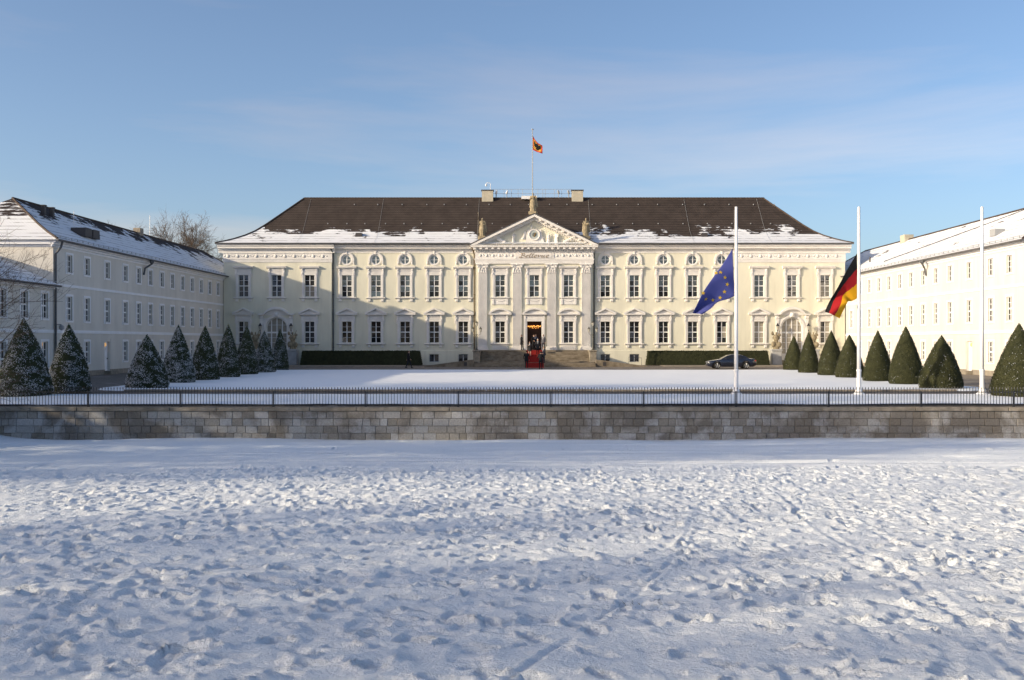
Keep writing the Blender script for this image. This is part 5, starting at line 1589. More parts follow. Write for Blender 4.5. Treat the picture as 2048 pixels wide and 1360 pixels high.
def body(pose, coat, voxel=.016, robe=None, folds=0.0, head_turn=(0, 0), female=False):
    """a 1.75 m figure that faces -y. pose: hands, elbows, feet and knees; coat: hem height or None"""
    mb = MB(); sw = .175 if female else .20
    hx = pose.get('lean', (0, 0)); lx, ly = hx
    neck = Vector((lx, ly - .01, 1.50)); head = Vector((lx + head_turn[0], ly - .035 + head_turn[1], 1.635))
    mb.capsule(neck - Vector((0, 0, .06)), .062, head - Vector((0, 0, .05)), .056)
    mb.ball(tuple(head + Vector((0, .012, .02))), .077, .095, .105, 14, 9); mb.ball(tuple(head + Vector((0, -.035, -.055))), .052, .055, .06, 12, 7)
    mb.capsule(head + Vector((0, -.09, .02)), .012, head + Vector((0, -.112, -.018)), .017)      # nose
    for s in (-1, 1): mb.ball(tuple(head + Vector((s * .079, .015, 0))), .014, .022, .032, 8, 5)
    # trunk
    skirt(mb, [(.90, .155, .115, 0, 0), (1.02, .15, .11, lx * .3, ly * .3), (1.15, .15, .112, lx * .5, ly * .5), (1.30, .175, .125, lx * .8, ly * .8), (1.42, .185, .11, lx, ly), (1.48, .12, .085, lx, ly), (1.52, .06, .06, lx, ly)], n=24)
    for i, s in enumerate((-1, 1)):
        sh = Vector((lx + s * sw, ly, 1.425)); el = Vector(pose['elbow'][i]); hd = Vector(pose['hand'][i])
        mb.ball(tuple(sh), .072, .07, .07, 10, 6); mb.capsule(sh, .060, el, .046); mb.capsule(el, .047, hd, .034)
        d = (hd - el).normalized(); mb.capsule(hd, .030, hd + d * .085, .026)
        th = d.cross(Vector((0, 0, 1))); th = th.normalized() if th.length > .1 else Vector((0, -1, 0))
        mb.capsule(hd + d * .02, .016, hd + d * .06 + Vector((0, -.045, 0)), .012)
        hp = Vector((s * .09, 0, .93)); kn = Vector(pose['knee'][i]); ft = Vector(pose['foot'][i])
        mb.capsule(hp, .088, kn, .060); mb.capsule(kn, .060, ft + Vector((0, 0, .09)), .042)
        mb.capsule(ft + Vector((0, .03, .045)), .046, ft + Vector((0, -.15, .035)), .036)
    if coat is not None:
        skirt(mb, [(coat, .205, .165, 0, .0), (coat + .25, .195, .155, 0, 0), (1.05, .18, .14, lx * .4, ly * .4), (1.25, .20, .148, lx * .7, ly * .7), (1.40, .205, .135, lx, ly), (1.47, .15, .10, lx, ly), (1.535, .085, .08, lx, ly)], folds, 8)
    if robe: skirt(mb, robe, folds, 9, 40)
    return mb

def stand(hands=None, elbows=None, feet=None, knees=None, lean=(0, 0)):
    return dict(hand=hands or [(-.27, -.06, .86), (.27, -.06, .86)], elbow=elbows or [(-.29, .02, 1.13), (.29, .02, 1.13)],
                foot=feet or [(-.11, 0, 0), (.11, 0, 0)], knee=knees or [(-.105, -.02, .49), (.105, -.02, .49)], lean=lean)

skin = mat('skin', (0.52, 0.33, 0.24), .6, .08, 10)
cloth = {'black': mat('black_wool', (0.012, 0.012, 0.015), .9, .2, 20), 'navy': mat('navy_wool', (0.016, 0.019, 0.034), .9, .2, 20), 'grey': mat('grey_jacket', (0.10, 0.10, 0.115), .85, .2, 20),
         'charcoal': mat('charcoal_cloth', (0.03, 0.03, 0.034), .9, .2, 20), 'taupe': mat('taupe_cloth', (0.22, 0.19, 0.165), .85, .2, 20), 'white': mat('white_shirt', (0.62, 0.60, 0.60), .8, .05, 10), 'shoe': mat('black_leather', (0.01, 0.01, 0.01), .4, .1, 10)}
hairm = {'dark': mat('dark_hair', (0.025, 0.016, 0.010), .7, .2, 30), 'white': mat('white_hair', (0.62, 0.60, 0.57), .7, .1, 30), 'brown': mat('brown_hair', (0.09, 0.05, 0.028), .7, .2, 30), 'bald': mat('grey_hair', (0.25, 0.22, 0.2), .7, .2, 30)}

def person(x, y, z, rz, label, pose, coat_z, coat_m, leg_m, hair, shirt=True, female=False, height=1.76, bare_legs=False, long_hair=False, group=None):
    mb = body(pose, coat_z, female=female); me = remesh(mb, .019)
    for m in (cloth[coat_m], skin, cloth[leg_m], cloth['white'], cloth['shoe']): me.materials.append(m)
    nf = len(me.polygons); C = np.empty(nf * 3); me.polygons.foreach_get("center", C); C = C.reshape(-1, 3)
    mi = np.zeros(nf, dtype=np.int32); lx, ly = pose['lean']
    hem = coat_z if coat_z is not None else .95
    mi[C[:, 2] < hem + .01] = 1 if bare_legs else 2
    mi[C[:, 2] < .085] = 4
    mi[C[:, 2] > 1.525] = 1
    if shirt: mi[(np.abs(C[:, 0] - lx) < .045 - (1.5 - C[:, 2]) * .12) & (C[:, 1] < ly - .07) & (C[:, 2] > 1.2) & (C[:, 2] <= 1.525)] = 3
    for i in (0, 1):
        h = np.array(pose['hand'][i]); e = np.array(pose['elbow'][i]); d = (h - e) / np.linalg.norm(h - e)
        mi[np.linalg.norm(C - (h + d * .06), axis=1) < .085] = 1
    me.polygons.foreach_set("material_index", mi)
    me.name = "person"
    o = link(bpy.data.objects.new("person", me)); o.location = (x, y, z); o.rotation_euler = (0, 0, rz); s = height / 1.76; o.scale = (s, s, s)
    tag(o, label, "person", group)
    hb = MB(); hx, hy = lx, ly - .035
    hb.ball((hx, hy + .026, 1.672), .084, .097, .088, 14, 8)
    if long_hair: hb.ball((hx, hy + .06, 1.60), .085, .06, .13, 12, 7)
    else: hb.ball((hx, hy + .05, 1.64), .078, .068, .09, 12, 7)
    hb.build("hair", hairm[hair], o, smooth=True)
    eb = MB()
    for s_ in (-1, 1): eb.ball((hx + s_ * .03, hy - .084, 1.645), .009, .006, .006, 6, 4)
    eb.build("eyes", cloth['shoe'], o)
    for i in (0, 1):                            # fingers close round from each palm
        h = Vector(pose['hand'][i]); e = Vector(pose['elbow'][i]); d = (h - e).normalized(); fb = MB()
        u = d.cross(Vector((1, 0, 0))).normalized() if abs(d.x) < .8 else Vector((0, 1, 0))
        for k, ln in enumerate((.062, .074, .070, .055)):
            a = h + d * .085 + u * ((k - 1.5) * .017); b = a + d * ln * .55; c = b + d * ln * .35 - Vector((h.x * .04, 0, 0))
            fb.tube([a, b, c], [.009, .0085, .007], 5)
        fb.tube([h + d * .03, h + d * .055 + u * -.04, h + d * .09 + u * -.05], [.012, .011, .008], 5)
        fb.build("fingers", skin, o, smooth=True)
    return o

ST = 1.70                                       # landing height
GP = "people at the palace entrance"
YL = 117.6
WX = lambda px, Y: (px - 1050) / 2100 * Y
person(WX(1043, YL), YL, ST + .012, R(100), "person in a long black coat standing left of the main door", stand([(-.16, -.16, .98), (.16, -.16, .98)], [(-.30, .0, 1.15), (.30, .0, 1.15)]), .62, 'black', 'black', 'brown', group=GP)
person(WX(1087, YL), YL, ST + .012, R(-35), "person in a grey jacket standing right of the main door", stand(), .78, 'grey', 'charcoal', 'dark', group=GP)
person(WX(1067.2, 119.2), 119.15, ST + .012, R(40), "person in a dark coat inside the doorway, left of two", stand([(-.2, -.25, 1.05), (.27, -.06, .86)], [(-.28, -.02, 1.12), (.29, .02, 1.13)]), .6, 'black', 'black', 'dark', group=GP)
person(WX(1072.0, 119.3), 119.3, ST + .012, R(-20), "person in a dark coat inside the doorway, right of two", stand(), .6, 'navy', 'black', 'brown', group=GP)
# flight of steps: (front edge y, top z)
STEPS = [(116.0 - .40 * k, ST - .1625 * k) for k in range(0, 9)]
def step_z(y):
    z = ST
    if y >= 116.0: return ST
    for k in range(1, 9):
        if y >= 116.0 - .40 * k: return ST - .1625 * k
    if y >= 110.9: return .40
    if y >= 110.5: return .27
    if y >= 110.1: return .135
    return 0
def on_step(px, y): return WX(px, y), y, step_z(y) + .014
x_, y_, z_ = on_step(1075.5, 115.0)
person(x_, y_, z_, R(5), "white-haired person in a dark overcoat coming down the red carpet", stand([(-.24, -.12, .9), (.25, -.02, .88)], feet=[(-.11, -.16, 0), (.11, .12, .16)], knees=[(-.105, -.14, .49), (.105, -.08, .56)]), .66, 'charcoal', 'black', 'white', group=GP)
x_, y_, z_ = on_step(1059.5, 114.6)
person(x_, y_, z_, R(-15), "person in a short skirt suit with bare legs on the red carpet", stand([(-.10, -.26, 1.28), (.10, -.26, 1.28)], [(-.26, -.05, 1.12), (.26, -.05, 1.12)]), .62, 'charcoal', 'taupe', 'dark', female=True, height=1.62, bare_legs=True, long_hair=True, group=GP)
x_, y_, z_ = on_step(1088, 111.3)
person(x_, y_, z_, R(-60), "person in a navy suit with open collar on the lower landing, right of the carpet", stand([(-.18, -.24, 1.0), (.2, -.26, 1.02)], [(-.28, -.02, 1.12), (.28, -.02, 1.12)]), .80, 'navy', 'navy', 'brown', group=GP)
person(WX(1081.5, 100.2), 100.2, .004, R(180), "person in a dark suit seen from behind at the foot of the carpet", stand([(-.22, -.24, 1.15), (.22, -.24, 1.15)], [(-.30, -.02, 1.12), (.30, -.02, 1.12)]), .74, 'black', 'black', 'dark', group=GP)
person(WX(1053, 106.5), 106.5, .004, R(170), "person in black seen from behind, left edge of the red carpet", stand(feet=[(-.13, .1, 0), (.11, -.12, 0)], knees=[(-.11, .0, .49), (.105, -.1, .49)]), .70, 'black', 'black', 'dark', group=GP)
person(WX(817, 106.0), 106.0, .004, R(90), "lone person in dark clothes walking in front of the left hedge", stand([(-.27, -.22, .92), (.27, .16, .9)], [(-.29, -.06, 1.13), (.29, .1, 1.13)], feet=[(-.11, .26, .03), (.11, -.30, 0)], knees=[(-.105, .06, .49), (.105, -.2, .5)]), .72, 'black', 'navy', 'dark', group=None)

# ------------------------------------------------------------------ steps, plinth blocks, ramps
stairs = empty("staircase", (AX, 112, 0)); tag(stairs, "broad flight of worn brown stone steps up to the main door", "stairs")
def stp(x0, x1, y0, y1, z0, z1): 
    mb = MB(); mb.cbox(x0, x1, y0 - 112, y1 - 112, z0, z1, .02); return mb.build("step", M['step'], stairs)
stp(-5.95, 5.95, 116.0, 119.55, .42, ST)
for k in range(1, 9): stp(-5.9, 5.9, 116.0 - .40 * k, 116.0 - .40 * (k - 1) - .002, .42, ST - .1625 * k)
stp(-6.4, 6.4, 110.9, 112.9, 0.002, .40); stp(-6.4, 6.4, 110.5, 110.898, .002, .27); stp(-6.4, 6.4, 110.1, 110.498, .002, .135)
for s in (-1, 1):
    mb = MB(); mb.cbox(s * 6.2 - .36 + .08 * s, s * 6.2 + .36 + .08 * s, .9, 4.0, .42, 1.60, .03); mb.build("plinth_block", M['stone'], stairs)
    mb = MB(); mb.cbox(s * 6.2 - .44 + .08 * s, s * 6.2 + .44 + .08 * s, .8, 4.1, 1.602, 1.74, .03); mb.build("plinth_cap", M['stone'], stairs)
    # ramp wall that falls away from the steps
    a = s * 6.45; b = s * 11.7
    p = [(a, 0.002), (b, 0.002), (b, .10), (s * 7.2, .70), (a, .78)]
    ar = sum(p[i][0] * p[(i + 1) % 5][1] - p[(i + 1) % 5][0] * p[i][1] for i in range(5))
    mb = MB(); mb.prism(p if ar > 0 else p[::-1], -1.0, -.62); rw = mb.build("ramp_wall", M['step'], None, (AX, 112, 0))
    tag(rw, "low sloping stone ramp wall left of the steps, in shade" if s < 0 else "low sloping stone ramp wall right of the steps, in sunlight", "wall")
    mb = MB(); x0 = s * 7.35; mb.box(x0 - .16, x0 + .16, -1.02, -1.002, .12, .52); mb.build("niche", M['vent'], rw)
    p = [(a, 0.002), (b, 0.002), (b, .02), (a, .55)]
    ar = sum(p[i][0] * p[(i + 1) % 4][1] - p[(i + 1) % 4][0] * p[i][1] for i in range(4))
    mb = MB(); mb.prism(p if ar > 0 else p[::-1], -.615, 7.2); o = mb.build("ramp", M['cobble'], None, (AX, 112, 0)); tag(o, kind="structure")
mb = MB(); mb.tube([(10.2, 2.0, .2), (10.2, 2.0, 1.0), (11.6, 2.0, .9), (11.6, 2.0, .12)], .025, 6); tag(mb.build("handrail", M['iron'], None, (AX, 112, 0)), "thin iron handrail on the ramp between the cellar windows", "railing")
# red carpet follows the steps
mb = MB(); path = [(119.2, ST)]
path.append((116.0, ST))
for k in range(1, 9): path += [(116.0 - .40 * (k - 1), ST - .1625 * k), (116.0 - .40 * k, ST - .1625 * k)]
path += [(112.8, .40), (110.9, .40), (110.9, .27), (110.5, .27), (110.5, .135), (110.1, .135), (110.1, .0), (105.5, .0)]
cw = .93
pp_ = []
for (y, z) in path: pp_.append((y - .012, z + .012))
for (p, q) in zip(pp_, pp_[1:]): mb.face([(-cw, q[0] - 112, q[1]), (cw, q[0] - 112, q[1]), (cw, p[0] - 112, p[1]), (-cw, p[0] - 112, p[1])])
tag(mb.build("red_carpet", M['carpet'], None, (AX - .02, 112, 0)), "bright red carpet running from the main door down the steps", "carpet")

# candelabra on the plinth blocks
def candelabrum(x, label):
    r = empty("lamp_post", (AX + x, 113.6, 1.742)); tag(r, label, "lamp", "three-armed lamps beside the steps")
    mb = MB(); mb.lathe([(.20, 0), (.20, .06), (.10, .14), (.07, .4), (.05, .5), (.042, 1.6), (.07, 1.65), (.04, 1.75), (.035, 2.55), (.06, 2.6)], n=10); mb.build("post", M['lamp_metal'], r)
    mb = MB()
    for s in (-1, 1): mb.tube([(0, 0, 1.75), (s * .2, 0, 1.62), (s * .38, 0, 1.72), (s * .42, 0, 1.95)], .024, 6); mb.tube([(0, 0, 1.3), (s * .1, 0, 1.45), (s * .05, 0, 1.6)], .02, 5)
    mb.build("arms", M['lamp_metal'], r)
    for (lx, lz) in ((-.42, 1.95), (.42, 1.95), (0, 2.6)):
        mb = MB(); mb.lathe([(.05, 0), (.09, .04), (.15, .34), (.14, .36)], (lx, 0, lz), 6); ln = mb.build("lantern", M['lantern'], r)
        mb = MB(); mb.lathe([(.17, .362), (.10, .46), (.05, .50), (.06, .53), (.01, .60)], (lx, 0, lz), 6); mb.build("lantern_roof", M['lamp_metal'], ln)
candelabrum(-6.28, "three-lantern iron lamp post on the plinth left of the steps")
candelabrum(6.28, "three-lantern iron lamp post on the plinth right of the steps")

# ------------------------------------------------------------------ statues
robe0 = [(0, .30, .24, 0, .02), (.25, .28, .22, 0, .02), (.6, .235, .19, 0, 0), (.95, .20, .155, 0, 0), (1.2, .195, .15, 0, 0), (1.4, .185, .125, 0, 0), (1.47, .12, .09, 0, 0)]
def statue(loc, rz, label, pose, scale, m='statue', extra=None, folds=.09, plinth=None, parent=None, name="statue", voxel=.028, squash=1.0):
    mb = body(pose, None, robe=robe0, folds=folds)
    if extra: extra(mb)
    me = remesh(mb, voxel, 3); me.materials.append(M[m]); me.name = name
    o = link(bpy.data.objects.new(name, me)); o.location = loc; o.rotation_euler = rz if isinstance(rz, tuple) else (0, 0, rz); o.scale = (scale, scale * squash, scale); o.parent = parent
    if label: tag(o, label, "statue")
    if plinth:
        mb = MB(); mb.cbox(-.36, .36, -.36, .36, -plinth, .02, .03); mb.build("plinth", M['statue'], o)
    return o
GS = 120.0
def cloak(mb): mb.capsule((.22, .1, 1.4), .09, (.34, .12, .5), .13); mb.capsule((-.2, .12, 1.35), .07, (-.26, .14, .45), .1)
statue((AX - .15, GS - .75, 17.42), R(-10), "stone statue of a robed woman on the peak of the gable", stand([(-.12, -.22, 1.3), (.20, -.16, 1.52)], [(-.32, -.02, 1.16), (.36, -.04, 1.22)]), 1.22, extra=cloak, plinth=.30)
def spear(mb): cloak(mb); mb.capsule((-.38, -.12, .1), .022, (-.38, -.12, 2.15), .02); mb.capsule((-.38, -.12, 2.15), .05, (-.38, -.12, 2.32), .015)
statue((AX - 5.9, GS - .7, 14.62), R(-8), "stone statue holding a spear on the left corner of the gable", stand([(-.37, -.14, 1.15), (.14, -.2, 1.05)], [(-.34, .0, 1.18), (.32, .0, 1.14)]), 1.2, extra=spear, plinth=.4)
def basket(mb): cloak(mb); mb.ball((.16, -.24, 1.16), .16, .12, .12)
statue((AX + 5.86, GS - .7, 14.62), R(12), "stone statue holding a bundle on the right corner of the gable", stand([(-.12, -.24, 1.10), (.2, -.25, 1.12)], [(-.32, -.02, 1.15), (.33, -.02, 1.14)]), 1.2, extra=basket, plinth=.4)
# relief figures in the gable
TZ = 13.64
rel = [((-2.35, -.62, TZ), (0, 0, R(35)), .80, stand([(.1, -.3, 1.2), (.45, -.1, 1.5)], [(-.25, -.15, 1.2), (.40, .0, 1.25)])),
       ((2.5, -.62, TZ), (0, 0, R(-30)), .84, stand([(-.40, -.1, 1.45), (.2, -.25, 1.0)], [(-.38, .0, 1.2), (.3, -.02, 1.12)])),
       ((1.62, -.62, TZ), (0, 0, R(10)), .78, stand([(-.2, -.25, 1.0), (.3, -.1, 1.3)], [(-.3, .0, 1.15), (.35, .0, 1.2)])),
       ((-3.3, -.66, TZ + .30), (0, R(-62), R(0)), .74, stand()), ((4.6, -.66, TZ + .16), (0, R(-58), R(0)), .62, stand([(.2, -.3, 1.3), (.4, -.1, 1.5)], [(.3, -.1, 1.2), (.42, .0, 1.25)])),
       ((-.35, -.66, 15.42), (0, R(8), 0), .30, stand([(-.4, -.1, 1.2), (.4, -.1, 1.2)], [(-.3, .0, 1.2), (.3, .0, 1.2)])), ((-1.25, -.64, 14.3), (0, R(20), R(30)), .62, stand())]
rel[4] = ((3.35, -.66, TZ + .28), (0, R(60), R(0)), .70, rel[4][3])
for (l, r_, s_, ps) in rel: statue(l, r_, None, ps, s_, 'trim', parent=palace, name="relief_figure", voxel=.03, squash=.75)
mb = MB(); rr_ = random.Random(9)
for k in range(26):
    x = rr_.uniform(-4.4, 4.6); zt = (7 - abs(x)) * SL * .32
    if abs(x) < 1.0: continue
    mb.ball((x, -.48, TZ + rr_.uniform(.05, max(.1, zt))), rr_.uniform(.12, .26), .10, rr_.uniform(.08, .18), 8, 5)
tag(mb.build("relief_ground", M['trim'], palace, smooth=True), kind="stuff")

# trophies by the arched doors
def armour(x, lamp_lit, label, lamp_label):
    r = empty("plinth", (AX + x, 118.5, .06)); tag(r, label[0], "plinth", "plinths beside the arched doors")
    mb = MB(); mb.cbox(-.55, .55, -.5, .5, 0, 1.55, .03); mb.build("pedestal", M['plinth'], r)
    mb = MB(); mb.cbox(-.62, .62, -.57, .57, 1.552, 1.75, .03); mb.build("cap", M['plinth'], r)
    def ex(mb):
        mb.ball((0, -.05, 1.1), .32, .22, .3); mb.capsule((-.45, 0, .2), .05, (.4, 0, 1.9), .04); mb.capsule((.45, 0, .2), .05, (-.4, 0, 1.8), .04); mb.ball((.3, -.1, .45), .26, .18, .3); mb.ball((-.3, -.1, .5), .24, .18, .3); mb.ball((-.38, 0, 1.6), .14, .1, .2); mb.ball((.36, .0, 1.45), .16, .1, .16)
    statue((AX + x, 118.5, 1.83), R(0), label[1], stand([(-.4, -.1, 1.1), (.4, -.1, 1.1)], [(-.36, .0, 1.15), (.36, .0, 1.15)]), 1.1, extra=ex, folds=.16)
    s = 1 if x < -29.38 or (0 < x < 29.38) else -1
    lx = x + s * .35
    l = empty("wall_lantern", (AX + lx, 119.2, 4.0)); tag(l, lamp_label, "lamp", "lanterns beside the arched doors")
    mb = MB(); mb.tube([(0, .48, -.3), (0, .2, -.45), (0, 0, -.1)], .03, 6); mb.lathe([(.05, -.12), (.08, -.02), (.03, .02)], n=8); mb.build("bracket", M['iron'], l)
    mb = MB(); mb.lathe([(.08, .02), (.2, .42), (.19, .44)], n=6); mb.build("lantern_glass", M['lantern'], l)
    mb = MB(); mb.lathe([(.24, .442), (.16, .55), (.09, .62), (.10, .68), (.01, .78)], n=6); mb.build("lantern_roof", M['iron'], l)
for cx, sd in ((-29.38, "left"), (29.38, "right")):
    for q, w_ in ((-1, "left"), (1, "right")):
        armour(cx + q * 2.1, False, (f"stone plinth {w_} of the {sd} pavilion's arched door", f"carved stone trophy of arms {w_} of the {sd} pavilion's arched door"), f"black lantern on the wall {w_} of the {sd} pavilion's arched door")

# ------------------------------------------------------------------ flagpoles and flags
def flagpole(x, y, h, label, nm="flagpole"):
    r = empty(nm, (x, y, 0.02)); tag(r, label, "flagpole", "white flagpoles on the verge")
    mb = MB(); mb.lathe([(.115, .3), (.112, 1.18)], n=14); mb.build("lower_pole", M['white_pole'], r, smooth=False)
    mb = MB(); mb.lathe([(.125, 1.18), (.13, 1.2), (.13, 1.26), (.10, 1.29)], n=14); mb.build("collar", M['white_pole'], r)
    mb = MB(); mb.lathe([(.098, 1.29), (.092, 4), (.080, 7), (.068, h)], n=14); mb.build("upper_pole", M['white_pole'], r, smooth=True)
    mb = MB(); mb.lathe([(.07, h), (.075, h + .02), (.02, h + .05)], n=12); mb.build("cap", M['white_pole'], r)
    mb = MB(); mb.lathe([(.30, 0), (.29, .05), (.20, .12), (.15, .26), (.13, .3)], n=14); mb.build("foot", M['white_pole'], r)
    return r
FY = 53.3
FX = [10.72, 16.95, 23.2]
flagpole(FX[0], FY, 9.50, "white flagpole carrying the blue flag, in front of the right hedge")
flagpole(FX[1], FY, 9.50, "white flagpole carrying the black, red and gold flag")
flagpole(FX[2], FY, 9.50, "empty white flagpole near the right edge")

def flag_surface(top, bot, amp, seed):
    """top and bottom edges as lists of (x, z) from hoist to fly; returns P(u, v), v from bottom to top"""
    def poly(pts, t):
        t = max(0, min(1, t)) * (len(pts) - 1); k = min(int(t), len(pts) - 2); f = t - k
        p0 = pts[max(k - 1, 0)]; p1 = pts[k]; p2 = pts[k + 1]; p3 = pts[min(k + 2, len(pts) - 1)]
        return tuple(.5 * (2 * p1[i] + (p2[i] - p0[i]) * f + (2 * p0[i] - 5 * p1[i] + 4 * p2[i] - p3[i]) * f * f + (-p0[i] + 3 * p1[i] - 3 * p2[i] + p3[i]) * f ** 3) for i in (0, 1))
    def P(u, v):
        a = poly(top, u); b = poly(bot, u)
        x = b[0] + (a[0] - b[0]) * v; z = b[1] + (a[1] - b[1]) * v
        ph = 6.5 * u + 5.0 * (1 - v) + seed
        y = amp * min(1, u * 2.2) * (math.sin(ph) + .45 * math.sin(2.1 * ph + 1 + 3 * v)) - .25 * u
        return Vector((x, y, z))
    return P
def flag(name, loc, P, nu, nv, mats, idx, label, cat="flag"):
    mb = MB(); b = 0
    for i in range(nu + 1):
        for j in range(nv + 1): mb.v.append(tuple(P(i / nu, j / nv)))
    for i in range(nu):
        for j in range(nv):
            a = i * (nv + 1) + j; mb.f.append((a, a + nv + 1, a + nv + 2, a + 1)); mb.m.append(idx((i + .5) / nu, (j + .5) / nv))
    o = mb.build(name, mats, None, loc, smooth=True); tag(o, label, cat)
    m = o.modifiers.new("cloth", 'SOLIDIFY'); m.thickness = .006
    return o
def cloth_mat(name, c, tr=.25):
    m, t, b = new_mat(name)
    b.inputs["Base Color"].default_value = col(c); b.inputs["Roughness"].default_value = .75; b.inputs["Specular IOR Level"].default_value = .2
    tl = N(t, "ShaderNodeBsdfTranslucent"); tl.inputs["Color"].default_value = col(c)
    n = N(t, "ShaderNodeTexNoise", Scale=9.0, Detail=3); g = N(t, "ShaderNodeNewGeometry"); t.links.new(g.outputs["Position"], n.inputs["Vector"])
    bp = N(t, "ShaderNodeBump", Strength=.25, Distance=.03); t.links.new(n.outputs["Fac"], bp.inputs["Height"]); t.links.new(bp.outputs["Normal"], b.inputs["Normal"])
    mx_ = N(t, "ShaderNodeMixShader"); mx_.inputs[0].default_value = tr
    t.links.new(b.outputs[0], mx_.inputs[1]); t.links.new(tl.outputs[0], mx_.inputs[2]); t.links.new(mx_.outputs[0], t.nodes["Material Output"].inputs["Surface"])
    return m
S_ = 2100 / FY
def pz(px, py, i): return ((px - 1050) / S_ - FX[i], EYE + (682 - py) / S_)
# blue flag with a ring of gold stars
top = [pz(1465, 497, 0), pz(1446, 528, 0), pz(1424, 556, 0), pz(1404, 586, 0), pz(1384, 626, 0)]
bot = [pz(1469, 592, 0), pz(1456, 598, 0), pz(1436, 604, 0), pz(1421, 616, 0), pz(1402, 629, 0)]
PE = flag_surface(top, bot, .16, .4)
blue = cloth_mat('flag_blue', (0.085, 0.10, 0.34)); yel = cloth_mat('flag_gold', (0.75, 0.50, 0.05))
fe = flag("european_flag", (FX[0], FY, 0), PE, 40, 26, [blue], lambda u, v: 0, "deep blue flag with a ring of gold stars drooping from its pole")
stars = [(1428.6, 543.8), (1439.4, 546), (1449, 555.5), (1453.5, 569.6), (1449, 584), (1439, 595), (1425, 600), (1410.5, 598), (1403.5, 587)]
grid = [(P_ := PE(i / 60, j / 40), i, j) for i in range(61) for j in range(41)]
for (sx_, sy_) in stars:
    x, z = pz(sx_, sy_, 0); q = min(grid, key=lambda g_: (g_[0].x - x) ** 2 + (g_[0].z - z) ** 2); u, v = q[1] / 60, q[2] / 40
    c = PE(u, v); du = (PE(min(u + .02, 1), v) - PE(max(u - .02, 0), v)); dv = (PE(u, min(v + .02, 1)) - PE(u, max(v - .02, 0))); nn = du.cross(dv).normalized()
    if nn.y > 0: nn = -nn
    ex_ = Vector((1, 0, 0)); ex_ = (ex_ - nn * ex_.dot(nn)).normalized(); ez = nn.cross(ex_); ez = -ez if ez.z < 0 else ez
    mb = MB(); r0, rot = .115, rnd.uniform(-.3, .3)
    for off in (.018, -.018):
        ring = []
        for k in range(10):
            a = math.pi / 2 + k * math.pi / 5 + rot; r_ = r0 if k % 2 == 0 else r0 * .42
            ring.append(c + (ex_ * math.cos(a) + ez * math.sin(a)) * r_ + nn * off)
        mb.face([tuple(p) for p in ring])
    mb.build("star", yel, fe)
# black, red and gold flag
top = [pz(1715, 505, 1), pz(1696, 534, 1), pz(1680, 562, 1), pz(1664, 592, 1), pz(1648, 624, 1)]
bot = [pz(1715, 596, 1), pz(1704, 602, 1), pz(1692, 604, 1), pz(1686, 618, 1), pz(1677, 637, 1)]
PG = flag_surface(top, bot, .13, 2.2)
fk, frd, fgd = cloth_mat('flag_black', (0.012, 0.012, 0.013), .1), cloth_mat('flag_red', (0.42, 0.018, 0.022)), cloth_mat('flag_yellow', (0.72, 0.38, 0.015))
fl = flag("german_flag", (FX[1], FY, 0), PG, 44, 45, [fk, frd, fgd], lambda u, v: 0 if v > 2 / 3 + .13 * u else (1 if v > 1 / 3 + .06 * u else 2), "black, red and gold striped flag drooping from the middle white pole")
# halyard toggles
for i in (0, 1):
    mb = MB(); mb.tube([(-.11, -.02, .9), (-.10, -.02, 9.4)], .006, 4); o = mb.build("halyard", M['grey_metal'], None, (FX[i], FY, 0)); tag(o, f"thin halyard line on the {'blue' if i == 0 else 'tricolour'} flag's pole", "rope")
# standard on the roof
rp_ = empty("flagpole", (AX - .15, GS + RY, 20.05)); tag(rp_, "tall thin grey flagpole on the ridge of the palace roof", "flagpole")
mb = MB(); mb.lathe([(.06, 0), (.055, 4), (.045, 8.3)], n=10); mb.build("mast", M['grey_metal'], rp_)
mb = MB(); mb.lathe([(.04, 8.3), (.16, 8.34), (.16, 8.40), (.03, 8.45)], n=10); mb.build("finial", M['grey_metal'], rp_)
RS = 2100 / (GS + RY)
rz_ = lambda px, py: ((px - 1066.1) / RS, EYE + (682 - py) / RS - 20.05)
top = [rz_(1066.6, 271), rz_(1071, 279), rz_(1076.5, 286), rz_(1081, 289), rz_(1086, 292)]
bot = [rz_(1066.6, 299), rz_(1070, 301.5), rz_(1075, 304), rz_(1080, 306), rz_(1086, 308)]
PS = flag_surface(top, bot, .07, 1.0)
fr_ = cloth_mat('standard_red', (0.50, 0.03, 0.03)); fy_ = cloth_mat('standard_gold', (0.55, 0.30, 0.05))
fs = flag("standard_flag", (AX - .15, GS + RY, 20.05), PS, 24, 24, [fr_, fy_], lambda u, v: 0 if min(u, v, 1 - u, 1 - v) < .14 else 1, "small red-bordered gold flag with a black eagle flying above the roof")
# black eagle on the cloth, laid out in cloth coordinates
eag = [(.5, .86), (.56, .84), (.57, .76), (.62, .70), (.72, .78), (.80, .80), (.82, .70), (.84, .58), (.80, .50), (.82, .42), (.74, .40), (.70, .34), (.62, .40), (.60, .32), (.66, .22), (.56, .24), (.5, .16), (.44, .24), (.34, .22), (.40, .32), (.38, .40), (.30, .34), (.26, .40), (.18, .42), (.20, .50), (.16, .58), (.18, .70), (.20, .80), (.28, .78), (.38, .70), (.43, .76), (.42, .82)]
mb = MB()
for sgn in (-1, 1):
    cpt = PS(.5, .55) + Vector((0, sgn * .03, 0)); ring = [PS(*e) + Vector((0, sgn * .03, 0)) for e in eag]
    for k in range(len(ring)): mb.face([tuple(cpt), tuple(ring[k]), tuple(ring[(k + 1) % len(ring)])])
mb.build("eagle", fk, fs)
